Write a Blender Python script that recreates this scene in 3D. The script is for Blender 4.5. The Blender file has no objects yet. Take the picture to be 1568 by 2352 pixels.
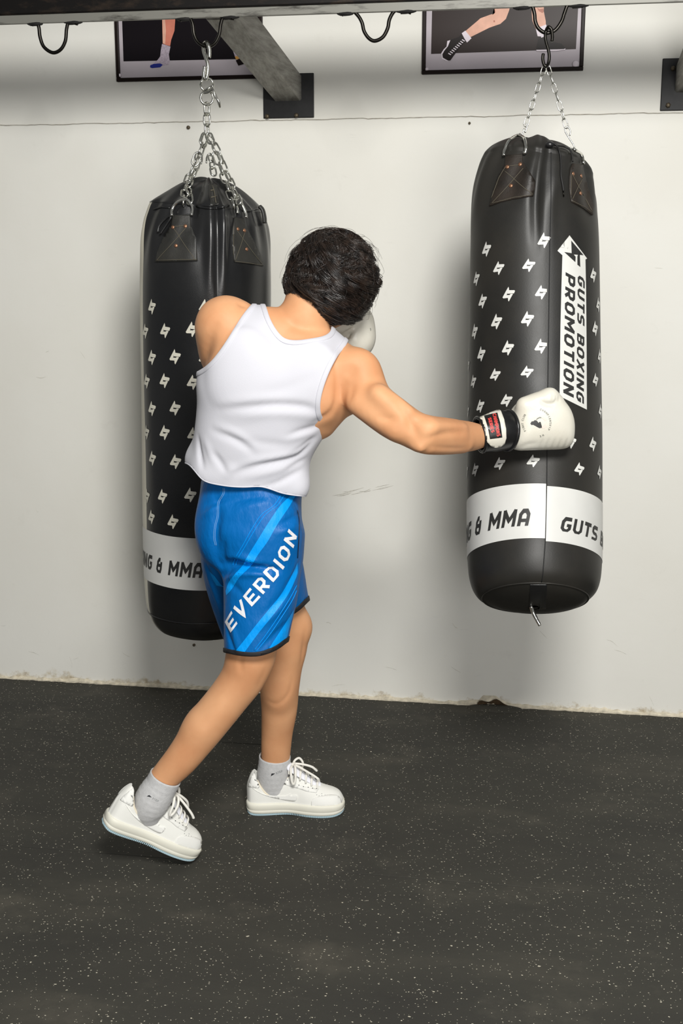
import bpy, bmesh, math, random
import numpy as np
import openvdb
from mathutils import Vector, Matrix
from mathutils.bvhtree import BVHTree

scene = bpy.context.scene
COL = scene.collection
random.seed(7)
RNG = np.random.default_rng(7)

# ------------------------------------------------------------------ camera
IMG_W, IMG_H = 1568, 2352
FOCAL = 2700.0                       # focal length in pixels of the 1568 x 2352 frame
CAM_Z = 1.53
PITCH = math.radians(11.94)          # looking down
YAW = math.radians(9.0)              # turned to the left of the wall's normal
cam_data = bpy.data.cameras.new('camera')
cam = bpy.data.objects.new('camera', cam_data)
COL.objects.link(cam)
cam_data.sensor_fit = 'HORIZONTAL'
cam_data.sensor_width = 36.0
cam_data.lens = 36.0 * FOCAL / IMG_W
cam_data.clip_start = 0.02
cam.location = (0, 0, CAM_Z)
cam.rotation_euler = (math.pi / 2 - PITCH, 0, YAW)
scene.camera = cam

# ------------------------------------------------------------------ light and exposure
world = bpy.data.worlds.new('room_fill')
scene.world = world
world.use_nodes = True
wbg = world.node_tree.nodes['Background']
wbg.inputs[0].default_value = (1.0, 1.0, 0.985, 1)
wbg.inputs[1].default_value = 0.18


def area_light(name, loc, target, size, energy, color):
    d = bpy.data.lights.new(name, 'AREA')
    d.shape = 'DISK'
    d.size = size
    d.energy = energy
    d.color = color
    o = bpy.data.objects.new(name, d)
    COL.objects.link(o)
    o.location = loc
    v = Vector(target) - Vector(loc)
    o.rotation_euler = v.to_track_quat('-Z', 'Y').to_euler()
    return o


area_light('studio_softbox', (0.38, 0.02, 2.95), (-0.3, 3.6, .95), .9, 136, (1.0, 0.985, 0.95))
area_light('added_fill', (1.05, -1.2, 1.25), (-0.35, 3.2, 0.75), 1.3, 60, (1.0, 0.985, 0.96))  # added fill with no known source, brightens legs, shoes and left glove
scene.view_settings.view_transform = 'Standard'
scene.view_settings.look = 'None'
scene.view_settings.exposure = 0.0
scene.view_settings.gamma = 1.0
scene.view_settings.use_curve_mapping = False

# ------------------------------------------------------------------ geometry helpers
FH = np.array([-math.sin(YAW), math.cos(YAW), 0.0])          # horizontal forward
RT = np.array([math.cos(YAW), math.sin(YAW), 0.0])           # right
FW = FH * math.cos(PITCH) + np.array([0, 0, -math.sin(PITCH)])
UP = np.cross(RT, FW)
CAM = np.array([0, 0, CAM_Z])


def ray(px, py):
    return FW * FOCAL + RT * (px - IMG_W / 2) + UP * (IMG_H / 2 - py)


def pd(px, py, h):
    """point seen at photograph position (px, py) at horizontal distance h"""
    d = ray(px, py)
    return CAM + d * (h / d.dot(FH))


def on_y(px, py, y):
    d = ray(px, py)
    return CAM + d * (y / d[1])


def on_z(px, py, z):
    d = ray(px, py)
    return CAM + d * ((z - CAM_Z) / d[2])


def project(P):
    P = np.asarray(P) - CAM
    z = P @ FW
    return np.stack([IMG_W / 2 + FOCAL * (P @ RT) / z, IMG_H / 2 - FOCAL * (P @ UP) / z], -1)


def unit(v):
    v = np.asarray(v, float)
    return v / np.linalg.norm(v)


def catmull(pts, n):
    """resample a list of vectors with a Catmull-Rom spline, n points per span"""
    P = np.asarray(pts, float)
    if len(P) < 3:
        t = np.linspace(0, 1, n + 1)[:, None]
        return P[0] + (P[1] - P[0]) * t
    Q = np.vstack([2 * P[0] - P[1], P, 2 * P[-1] - P[-2]])
    out = []
    for i in range(1, len(Q) - 2):
        p0, p1, p2, p3 = Q[i - 1], Q[i], Q[i + 1], Q[i + 2]
        for k in range(n):
            t = k / n
            out.append(0.5 * (2 * p1 + (p2 - p0) * t + (2 * p0 - 5 * p1 + 4 * p2 - p3) * t * t
                              + (3 * p1 - p0 - 3 * p2 + p3) * t ** 3))
    out.append(P[-1])
    return np.array(out)


ORIGIN = {}


def tag(o, label=None, cat=None, group=None, kind=None):
    if label: o['label'] = label
    if cat: o['category'] = cat
    if group: o['group'] = group
    if kind: o['kind'] = kind
    return o


def thing(name, loc, label, cat, group=None):
    o = bpy.data.objects.new(name, None)
    o.empty_display_size = 0.05
    COL.objects.link(o)
    o.location = tuple(loc)
    ORIGIN[o.name] = np.array(loc, float)
    return tag(o, label, cat, group)


def mesh_obj(name, verts, faces, mat, parent=None, smooth=True, base=None, label=None, kind=None):
    """verts in world space; stored relative to the parent's origin (or to base for a top-level mesh)"""
    verts = np.asarray(verts, float).reshape(-1, 3)
    if parent is not None:
        org = ORIGIN[parent.name]
    else:
        org = np.array(base if base is not None else (0, 0, 0), float)
    me = bpy.data.meshes.new(name)
    me.from_pydata((verts - org).tolist(), [], [list(f) for f in faces])
    me.validate()
    me.update()
    if smooth:
        me.polygons.foreach_set('use_smooth', [True] * len(me.polygons))
    o = bpy.data.objects.new(name, me)
    COL.objects.link(o)
    if mat is not None:
        for m in (mat if isinstance(mat, (list, tuple)) else [mat]):
            me.materials.append(m)
    if parent is not None:
        o.parent = parent
    else:
        o.location = tuple(org)
    ORIGIN[o.name] = org
    if label: o['label'] = label
    if kind: o['kind'] = kind
    return o


def world_mesh(o):
    me = o.data
    v = np.empty(len(me.vertices) * 3)
    me.vertices.foreach_get('co', v)
    return v.reshape(-1, 3) + ORIGIN[o.name], [tuple(p.vertices) for p in me.polygons]


def bvh_of(*objs):
    V, F = [], []
    for o in objs:
        v, f = world_mesh(o)
        n = sum(len(x) for x in V)
        V.append(v)
        F += [tuple(i + n for i in t) for t in f]
    return BVHTree.FromPolygons([Vector(x) for x in np.vstack(V)], F)


class Geo:
    """collects vertices and faces"""
    def __init__(s):
        s.v, s.f = [], []

    def add(s, v, f):
        n = len(s.v)
        s.v += [tuple(x) for x in v]
        s.f += [tuple(i + n for i in t) for t in f]
        return s

    def box(s, lo, hi, bev=0.0):
        lo, hi = np.array(lo, float), np.array(hi, float)
        if bev <= 0:
            v = [(x, y, z) for x in (lo[0], hi[0]) for y in (lo[1], hi[1]) for z in (lo[2], hi[2])]
            f = [(0, 1, 3, 2), (4, 6, 7, 5), (0, 4, 5, 1), (2, 3, 7, 6), (0, 2, 6, 4), (1, 5, 7, 3)]
            return s.add(v, f)
        bm = bmesh.new()
        bmesh.ops.create_cube(bm, size=1)
        for w in bm.verts:
            w.co = Vector((lo + hi) / 2) + Vector(np.array(w.co) * (hi - lo))
        bmesh.ops.bevel(bm, geom=bm.edges[:], offset=bev, segments=2, affect='EDGES', profile=0.5)
        return s.bm(bm)

    def bm(s, bm):
        bm.verts.index_update()
        s.add([v.co[:] for v in bm.verts], [[v.index for v in f.verts] for f in bm.faces])
        bm.free()
        return s

    def tube(s, pts, r, n=8, closed=False, caps=True, flat=1.0, up=None):
        P = np.asarray(pts, float)
        m = len(P)
        r = np.broadcast_to(np.asarray(r, float), (m,))
        if closed:
            T = np.roll(P, -1, 0) - np.roll(P, 1, 0)
        else:
            T = np.gradient(P, axis=0)
        T /= np.linalg.norm(T, axis=1)[:, None] + 1e-12
        ref = np.array(up if up is not None else (0.31, 0.17, 0.93))
        if up is None and abs(T[0].dot(ref)) > 0.9: ref = np.array([0.9, 0.3, 0.1])
        N = ref - T[0] * T[0].dot(ref)
        N /= np.linalg.norm(N)
        verts = []
        ang = np.arange(n) * 2 * math.pi / n
        for i in range(m):
            if up is not None:
                N = ref - T[i] * T[i].dot(ref)
            else:
                N = N - T[i] * T[i].dot(N)
            N = N / (np.linalg.norm(N) + 1e-12)
            B = np.cross(T[i], N)
            for a in ang:
                verts.append(P[i] + r[i] * (math.cos(a) * N * flat + math.sin(a) * B))
        faces = []
        for i in range(m if closed else m - 1):
            j = (i + 1) % m
            for k in range(n):
                k2 = (k + 1) % n
                faces.append((i * n + k, i * n + k2, j * n + k2, j * n + k))
        if caps and not closed:
            faces.append(tuple(range(n))[::-1])
            faces.append(tuple((m - 1) * n + k for k in range(n)))
        return s.add(verts, faces)

    def obj(s, name, mat, parent=None, **kw):
        return mesh_obj(name, s.v, s.f, mat, parent, **kw)


def grid_obj(name, grid, mat, parent, closed_u=True, **kw):
    """grid[j][i] of points -> quads; u wraps when closed_u"""
    G = np.asarray(grid, float)
    nj, ni = G.shape[:2]
    faces = []
    for j in range(nj - 1):
        for i in range(ni if closed_u else ni - 1):
            i2 = (i + 1) % ni
            faces.append((j * ni + i, j * ni + i2, (j + 1) * ni + i2, (j + 1) * ni + i))
    return mesh_obj(name, G.reshape(-1, 3), faces, mat, parent, **kw)


# ------------------------------------------------------------------ signed distance fields
class SDF:
    def __init__(s, lo, hi, vox):
        s.lo, s.vox = np.array(lo, float), vox
        s.n = np.ceil((np.array(hi) - s.lo) / vox).astype(int) + 1
        s.a = np.full(tuple(s.n), 0.25, np.float32)

    def sub(s, lo, hi):
        i0 = np.clip(np.floor((np.array(lo) - s.lo) / s.vox).astype(int), 0, s.n - 1)
        i1 = np.clip(np.ceil((np.array(hi) - s.lo) / s.vox).astype(int) + 1, 1, s.n)
        sl = tuple(slice(a, b) for a, b in zip(i0, i1))
        ax = [s.lo[k] + s.vox * np.arange(i0[k], i1[k]) for k in range(3)]
        X, Y, Z = np.meshgrid(*ax, indexing='ij')
        return sl, np.stack([X, Y, Z], -1)

    def put(s, sl, d, k, op):
        a = s.a[sl]
        if op == 'add':
            if k > 0:
                h = np.maximum(k - np.abs(a - d), 0) / k
                s.a[sl] = np.minimum(a, d) - h * h * k / 4
            else:
                s.a[sl] = np.minimum(a, d)
        else:                                     # cut
            d = -d
            if k > 0:
                h = np.maximum(k - np.abs(a - d), 0) / k
                s.a[sl] = np.maximum(a, d) + h * h * k / 4
            else:
                s.a[sl] = np.maximum(a, d)

    def cone(s, a, b, ra, rb, k=0.02, op='add', squash=None, f=1.0):
        a, b = np.array(a, float), np.array(b, float)
        m = max(ra, rb) * max(1, f) + k + 0.03
        sl, P = s.sub(np.minimum(a, b) - m, np.maximum(a, b) + m)
        ab = b - a
        t = np.clip(((P - a) @ ab) / (ab @ ab + 1e-12), 0, 1)
        v = P - a - t[..., None] * ab
        if squash is not None:                    # f = radius along the squash direction / radius
            e = unit(squash)
            ve = v @ e
            v = v + ((1 / f - 1) * ve)[..., None] * e
        d = np.linalg.norm(v, axis=-1) - (ra + (rb - ra) * t)
        s.put(sl, d, k, op)

    def chain(s, st, k=0.02, n=4, op='add', squash=None, f=1.0):
        """st: list of (x, y, z, r)"""
        C = catmull(st, n)
        for p, q in zip(C[:-1], C[1:]):
            s.cone(p[:3], q[:3], p[3], q[3], 0.0 if False else k * 0.0, op, squash, f)

    def ball(s, c, r, rot=None, k=0.02, op='add'):
        c, r = np.array(c, float), np.broadcast_to(np.array(r, float), (3,))
        m = r.max() + k + 0.03
        sl, P = s.sub(c - m, c + m)
        v = P - c
        if rot is not None: v = v @ np.array(rot).T
        q = v / r
        k0 = np.linalg.norm(q, axis=-1)
        k1 = np.linalg.norm(q / r, axis=-1)
        d = k0 * (k0 - 1) / np.maximum(k1, 1e-6)
        s.put(sl, d, k, op)

    def loft(s, secs, k=0.02, off=0.0, power=2.3, op='add', cap=0.02, cap0=True, cap1=True):
        """secs: list of (L, R, depth_half): lens-shaped slices across one mean axis"""
        L = np.array([x[0] for x in secs]); R = np.array([x[1] for x in secs])
        B = np.array([x[2] for x in secs])[:, None]
        row = np.hstack([(L + R) / 2, (R - L) / 2, B])
        C = catmull(row, 8)
        A = unit(C[-1, :3] - C[0, :3])
        t = (C[:, :3] - C[0, :3]) @ A
        m = 0.04 + k
        rad = np.linalg.norm(C[:, 3:6], axis=1).max() + m
        sl, P = s.sub(C[:, :3].min(0) - rad, C[:, :3].max(0) + rad)
        T = (P - C[0, :3]) @ A
        c = [np.interp(T, t, C[:, i]) for i in range(7)]
        rel = P - np.stack(c[:3], -1)
        a = np.stack(c[3:6], -1)
        al = np.linalg.norm(a, axis=-1)
        ah = a / al[..., None]
        nh = np.cross(A, ah)
        nh /= np.linalg.norm(nh, axis=-1)[..., None]
        u = np.abs((rel * ah).sum(-1)) / (al + off)
        w = np.abs((rel * nh).sum(-1)) / (c[6] + off)
        rr = (u ** power + w ** power) ** (1 / power)
        d = (rr - 1) * np.minimum(al, c[6])
        big = np.full_like(d, -1.0)
        e0 = (t[0] - off) - T if cap0 else big
        e1 = T - (t[-1] + off) if cap1 else big
        e = np.maximum(e0, e1)
        h = np.maximum(cap - np.abs(d - e), 0) / cap
        d = np.maximum(d, e) + h * h * cap / 4
        s.put(sl, d, k, op)

    def mesh(s, smooth=2, iso=0.0):
        g = openvdb.FloatGrid(0.25)
        g.copyFromArray(np.ascontiguousarray(s.a))
        pts, quads = g.convertToQuads(iso)
        V = np.array(pts, float) * s.vox + s.lo
        F = np.array(quads, int)
        # outward normals
        p = V[F]
        nrm = np.cross(p[:, 1] - p[:, 0], p[:, 3] - p[:, 0])
        if (p.mean(1) * nrm).sum() - (V.mean(0) * nrm).sum() < 0:
            F = F[:, ::-1]
        return smooth_mesh(V, F, smooth), F


def edges_of(F):
    F = np.asarray(F)
    E = np.vstack([F[:, [i, (i + 1) % F.shape[1]]] for i in range(F.shape[1])])
    return np.unique(np.sort(E, 1), axis=0)


def smooth_mesh(V, F, n, lam=0.5, mu=-0.52):
    if n <= 0: return V
    E = edges_of(F)
    deg = np.zeros(len(V))
    np.add.at(deg, E[:, 0], 1); np.add.at(deg, E[:, 1], 1)
    deg = np.maximum(deg, 1)[:, None]
    for _ in range(n):
        for w in (lam, mu):
            S = np.zeros_like(V)
            np.add.at(S, E[:, 0], V[E[:, 1]]); np.add.at(S, E[:, 1], V[E[:, 0]])
            V = V + w * (S / deg - V)
    return V


def vert_normals(V, F):
    F = np.asarray(F)
    p = V[F]
    nf = np.cross(p[:, 2] - p[:, 0], p[:, -1 if F.shape[1] > 3 else 1] - p[:, 1 if F.shape[1] > 3 else 0])
    if F.shape[1] == 3:
        nf = np.cross(p[:, 1] - p[:, 0], p[:, 2] - p[:, 0])
    N = np.zeros_like(V)
    for i in range(F.shape[1]):
        np.add.at(N, F[:, i], nf)
    return N / (np.linalg.norm(N, axis=1)[:, None] + 1e-12)


def clip(V, F, g):
    """cut the mesh along g = 0 and keep g <= 0; triangles and quads come out"""
    V = np.asarray(V, float)
    bm = bmesh.new()
    vs = [bm.verts.new(v) for v in V]
    for f in F:
        try: bm.faces.new([vs[i] for i in f])
        except ValueError: pass
    lay = {v: float(x) for v, x in zip(vs, g)}
    new = []
    for e in list(bm.edges):
        a, b = e.verts
        ga, gb = lay[a], lay[b]
        if ga * gb < 0:
            t = ga / (ga - gb)
            _, nv = bmesh.utils.edge_split(e, a, t)
            lay[nv] = 0.0
            new.append(nv)
    new = list(set(new))
    bmesh.ops.connect_verts(bm, verts=new)
    bad = [f for f in bm.faces if sum(lay[v] for v in f.verts) / len(f.verts) > 1e-9]
    bmesh.ops.delete(bm, geom=bad, context='FACES')
    bmesh.ops.delete(bm, geom=[v for v in bm.verts if not v.link_faces], context='VERTS')
    bm.verts.index_update()
    # even out the cut edge
    rim = {}
    for e in bm.edges:
        if e.is_boundary and lay[e.verts[0]] == 0.0 and lay[e.verts[1]] == 0.0:
            a, b = e.verts
            rim.setdefault(a, []).append(b); rim.setdefault(b, []).append(a)
    for _ in range(6):
        mv = {v: (v.co + (nb[0].co + nb[1].co) / 2) / 2 for v, nb in rim.items() if len(nb) == 2}
        for v, c_ in mv.items(): v.co = c_
    V2 = np.array([v.co[:] for v in bm.verts])
    F2 = [[v.index for v in f.verts] for f in bm.faces]
    G2 = np.array([lay[v] for v in bm.verts])
    bm.free()
    return V2, F2, G2


def poly_sd(Q, poly):
    """signed distance of 2D points to a polygon, positive inside"""
    Q = np.asarray(Q, float); poly = np.asarray(poly, float)
    d = np.full(len(Q), 1e9); inside = np.zeros(len(Q), bool)
    for a, b in zip(poly, np.roll(poly, -1, 0)):
        ab = b - a
        t = np.clip(((Q - a) @ ab) / (ab @ ab + 1e-12), 0, 1)
        d = np.minimum(d, np.linalg.norm(Q - a - t[:, None] * ab, axis=1))
        c = ((a[1] > Q[:, 1]) != (b[1] > Q[:, 1]))
        xi = a[0] + (Q[:, 1] - a[1]) / (b[1] - a[1] + 1e-12) * ab[0]
        inside ^= c & (Q[:, 0] < xi)
    return np.where(inside, d, -d)


def line_dist(P, line):
    """distance of 3D points to a polyline, and the parameter 0..1 along it"""
    d = np.full(len(P), 1e9); s = np.zeros(len(P))
    n = len(line) - 1
    for i in range(n):
        a, b = line[i], line[i + 1]
        ab = b - a
        t = np.clip(((P - a) @ ab) / (ab @ ab + 1e-12), 0, 1)
        q = np.linalg.norm(P - a - t[:, None] * ab, axis=1)
        m = q < d
        d[m] = q[m]; s[m] = (i + t[m]) / n
    return d, s


def cast_px(bvh, px, py, off=0.0):
    d = ray(px, py)
    loc, nrm, idx, dist = bvh.ray_cast(Vector(CAM), Vector(unit(d)))
    if loc is None: return None
    n = np.array(nrm)
    if n.dot(d) > 0: n = -n
    return np.array(loc) + n * off


def cut_grid(polys, step):
    """2D polygons -> finely cut 2D mesh"""
    bm = bmesh.new()
    for p in polys:
        try: bm.faces.new([bm.verts.new((x, y, 0)) for x, y in p])
        except ValueError: pass
    big = [f for f in bm.faces if len(f.verts) > 4]
    if big: bmesh.ops.triangulate(bm, faces=big)
    co = np.array([v.co[:2] for v in bm.verts])
    sx, sy = step if isinstance(step, (tuple, list)) else (step, step)
    for ax, s in ((0, sx), (1, sy)):
        if not s: continue
        for k in range(math.floor(co[:, ax].min() / s) + 1, math.ceil(co[:, ax].max() / s)):
            pc = [0, 0, 0]; pn = [0, 0, 0]
            pc[ax] = k * s; pn[ax] = 1
            bmesh.ops.bisect_plane(bm, geom=bm.verts[:] + bm.edges[:] + bm.faces[:], dist=1e-7, plane_co=pc, plane_no=pn)
    bm.verts.index_update()
    V = [v.co[:2] for v in bm.verts]
    F = [[v.index for v in f.verts] for f in bm.faces]
    bm.free()
    return V, F


def decal(name, polys, step, fn, mat, parent, thick=0.0, **kw):
    """2D polygons laid on a surface by fn(x, y) -> (point, normal) or None"""
    V, F = cut_grid(polys, step)
    P = [fn(x, y) for x, y in V]
    ok = [p is not None for p in P]
    F = [f for f in F if all(ok[i] for i in f)]
    used = sorted({i for f in F for i in f})
    if not used: return None
    m = {i: k for k, i in enumerate(used)}
    F = [[m[i] for i in f] for f in F]
    pos = np.array([P[i][0] for i in used]); nor = np.array([P[i][1] for i in used])
    # face the normals outwards
    out = []
    for f in F:
        a, b, c = pos[f[0]], pos[f[1]], pos[f[2]]
        out.append(f if np.cross(b - a, c - a).dot(nor[f[0]]) >= 0 else f[::-1])
    if thick > 0:
        n = len(pos)
        edge = {}
        for f in out:
            for a, b in zip(f, f[1:] + f[:1]):
                edge[(a, b)] = edge.get((a, b), 0) + 1
        V2 = np.vstack([pos + nor * thick, pos])
        sides = [(b, a, a + n, b + n) for (a, b) in edge if (b, a) not in edge]
        return mesh_obj(name, V2, out + sides, mat, parent, **kw)
    return mesh_obj(name, pos, out, mat, parent, **kw)


def px_map(bvh, off):
    def fn(x, y):
        d = ray(x, y)
        loc, nrm, idx, dist = bvh.ray_cast(Vector(CAM), Vector(unit(d)))
        if loc is None: return None
        n = np.array(nrm)
        if n.dot(d) > 0: n = -n
        return np.array(loc) + n * off, n
    return fn


# ------------------------------------------------------------------ stroke lettering
def GL(w, *lines):
    return w, lines


GLYPH = {
    'A': GL(.7, [(.1, 0), (.1, .72), (.25, .9), (.47, .9), (.6, .72), (.6, 0)], [(.1, .38), (.6, .38)]),
    'B': GL(.7, [(.1, .1), (.1, .9), (.5, .9), (.6, .8), (.6, .62), (.5, .52), (.1, .52)],
            [(.5, .52), (.61, .42), (.61, .2), (.5, .1), (.02, .1)]),
    'C': GL(.7, [(.68, .9), (.24, .9), (.1, .72), (.1, .28), (.24, .1), (.68, .1)]),
    'D': GL(.7, [(.1, .1), (.1, .9), (.46, .9), (.6, .72), (.6, .28), (.46, .1), (.02, .1)]),
    'E': GL(.7, [(.7, .9), (.1, .9), (.1, .1), (.7, .1)], [(.1, .5), (.6, .5)]),
    'F': GL(.7, [(.7, .9), (.1, .9), (.1, 0)], [(.1, .5), (.6, .5)]),
    'G': GL(.7, [(.68, .9), (.24, .9), (.1, .72), (.1, .28), (.24, .1), (.48, .1), (.6, .26), (.6, .5), (.38, .5)]),
    'H': GL(.7, [(.1, 0), (.1, 1)], [(.6, 0), (.6, 1)], [(.1, .5), (.6, .5)]),
    'I': GL(.2, [(.1, 0), (.1, 1)]),
    'K': GL(.7, [(.1, 0), (.1, 1)], [(.62, 1), (.15, .5), (.62, 0)]),
    'L': GL(.6, [(.1, 1), (.1, .1), (.6, .1)]),
    'M': GL(.9, [(.1, 0), (.1, 1)], [(.08, .97), (.45, .42), (.82, .97)], [(.8, 0), (.8, 1)]),
    'N': GL(.72, [(.1, 0), (.1, 1)], [(.08, .97), (.64, .03)], [(.62, 0), (.62, 1)]),
    'O': GL(.74, [(.37, .9), (.24, .9), (.1, .72), (.1, .28), (.24, .1), (.5, .1), (.64, .28), (.64, .72), (.5, .9), (.36, .9)]),
    'P': GL(.7, [(.1, 0), (.1, .9), (.47, .9), (.6, .78), (.6, .52), (.47, .4), (.1, .4)]),
    'R': GL(.7, [(.1, 0), (.1, .9), (.47, .9), (.6, .78), (.6, .52), (.47, .4), (.1, .4)], [(.32, .4), (.6, 0)]),
    'S': GL(.7, [(.68, .9), (.22, .9), (.1, .8), (.1, .62), (.22, .52), (.48, .5), (.6, .4), (.6, .22), (.48, .1), (.02, .1)]),
    'T': GL(.66, [(0, .9), (.66, .9)], [(.33, .9), (.33, 0)]),
    'U': GL(.72, [(.1, 1), (.1, .28), (.24, .1), (.48, .1), (.62, .28), (.62, 1)]),
    'V': GL(.74, [(.06, 1), (.37, .06), (.68, 1)]),
    'W': GL(1.0, [(.05, 1), (.25, .06), (.5, .8), (.75, .06), (.95, 1)]),
    'X': GL(.72, [(.06, 0), (.66, 1)], [(.06, 1), (.66, 0)]),
    'Y': GL(.7, [(.05, 1), (.35, .5), (.65, 1)], [(.35, .5), (.35, 0)]),
    '&': GL(.72, [(.6, .55), (.14, .55), (.14, .75), (.28, .92), (.42, .92)], [(.14, .55), (.1, .45), (.1, .26), (.24, .1), (.5, .1), (.54, .3), (.54, .8)]),
    ' ': GL(.34),
}


def letters(txt, h, t=.2, shear=.2, gap=.14, wscale=1.0):
    """like text_polys, but one list of quads per letter"""
    x = 0; out = []
    for ch in txt:
        w, lines = GLYPH[ch]
        if lines:
            out.append([[((p[0] + x + shear * p[1]) * h * wscale, p[1] * h) for p in q] for ln in lines for q in stroke_quads(ln, t)])
        x += w + gap
    return out, (x - gap) * h * wscale


def stroke_quads(line, t):
    L = [np.array(p, float) for p in line]
    n = len(L)
    left, right = [], []
    for i in range(n):
        d0 = unit(L[i] - L[i - 1]) if i > 0 else None
        d1 = unit(L[i + 1] - L[i]) if i < n - 1 else None
        if d0 is None: d0 = d1
        if d1 is None: d1 = d0
        n0 = np.array([-d0[1], d0[0]]); n1 = np.array([-d1[1], d1[0]])
        m = n0 + n1
        m = m / max(m.dot(m), 0.35) * 2 * (t / 2)
        left.append(L[i] + m); right.append(L[i] - m)
    return [[right[i], right[i + 1], left[i + 1], left[i]] for i in range(n - 1)]


def text_polys(txt, h, t=.2, shear=.2, gap=.14, wscale=1.0):
    """lettering as quads: baseline at y = 0, starts at x = 0; returns (quads, width)"""
    x = 0; out = []
    for ch in txt:
        w, lines = GLYPH[ch]
        for ln in lines:
            for q in stroke_quads(ln, t):
                out.append([((p[0] + x + shear * p[1]) * h * wscale, p[1] * h) for p in q])
        x += w + gap
    return out, (x - gap) * h * wscale
# ------------------------------------------------------------------ materials
def new_mat(name):
    m = bpy.data.materials.new(name)
    m.use_nodes = True
    nt = m.node_tree
    return m, nt, nt.nodes['Principled BSDF']


def node(nt, typ, **kw):
    n = nt.nodes.new(typ)
    for k, v in kw.items():
        if k.startswith('i_'):
            key = k[2:]
            key = int(key) if key.isdigit() else key.replace('_', ' ')
            n.inputs[key].default_value = v
        else:
            setattr(n, k, v)
    return n


def ramp(nt, src, stops):
    r = nt.nodes.new('ShaderNodeValToRGB')
    el = r.color_ramp.elements
    while len(el) < len(stops): el.new(0.5)
    for e, (p, c) in zip(el, stops):
        e.position = p
        e.color = (*c, 1) if len(c) == 3 else c
    nt.links.new(src, r.inputs[0])
    return r


def srgb(r, g, b):
    return tuple(((c / 255) / 12.92 if c / 255 < .04045 else ((c / 255 + .055) / 1.055) ** 2.4) for c in (r, g, b))


def mix(nt, fac, a, b):
    m = nt.nodes.new('ShaderNodeMix')
    m.data_type = 'RGBA'
    for sock, val in ((m.inputs[0], fac), (m.inputs[6], a), (m.inputs[7], b)):
        if hasattr(val, 'is_output'): nt.links.new(val, sock)
        elif isinstance(val, (int, float)): sock.default_value = val
        else: sock.default_value = (*val, 1)
    return m.outputs[2]


def simple(name, col, rough=.5, metal=0.0, noise=0.0, nscale=20, bump=0.0, bscale=200, spec=.5, sheen=0.0, coat=0.0, detail=3):
    m, nt, b = new_mat(name)
    b.inputs['Base Color'].default_value = (*col, 1)
    b.inputs['Roughness'].default_value = rough
    b.inputs['Metallic'].default_value = metal
    b.inputs['Specular IOR Level'].default_value = spec
    b.inputs['Sheen Weight'].default_value = sheen
    b.inputs['Coat Weight'].default_value = coat
    tc = node(nt, 'ShaderNodeTexCoord')
    if noise:
        n = node(nt, 'ShaderNodeTexNoise', i_Scale=nscale, i_Detail=detail)
        nt.links.new(tc.outputs['Object'], n.inputs['Vector'])
        r = ramp(nt, n.outputs[0], [(.3, tuple(c * (1 - noise) for c in col)), (.7, tuple(min(1, c * (1 + noise)) for c in col))])
        nt.links.new(r.outputs[0], b.inputs['Base Color'])
    if bump:
        n2 = node(nt, 'ShaderNodeTexNoise', i_Scale=bscale, i_Detail=3)
        nt.links.new(tc.outputs['Object'], n2.inputs['Vector'])
        bp = node(nt, 'ShaderNodeBump', i_Strength=bump, i_Distance=.002)
        nt.links.new(n2.outputs[0], bp.inputs['Height'])
        nt.links.new(bp.outputs[0], b.inputs['Normal'])
    return m


M = {}


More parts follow.
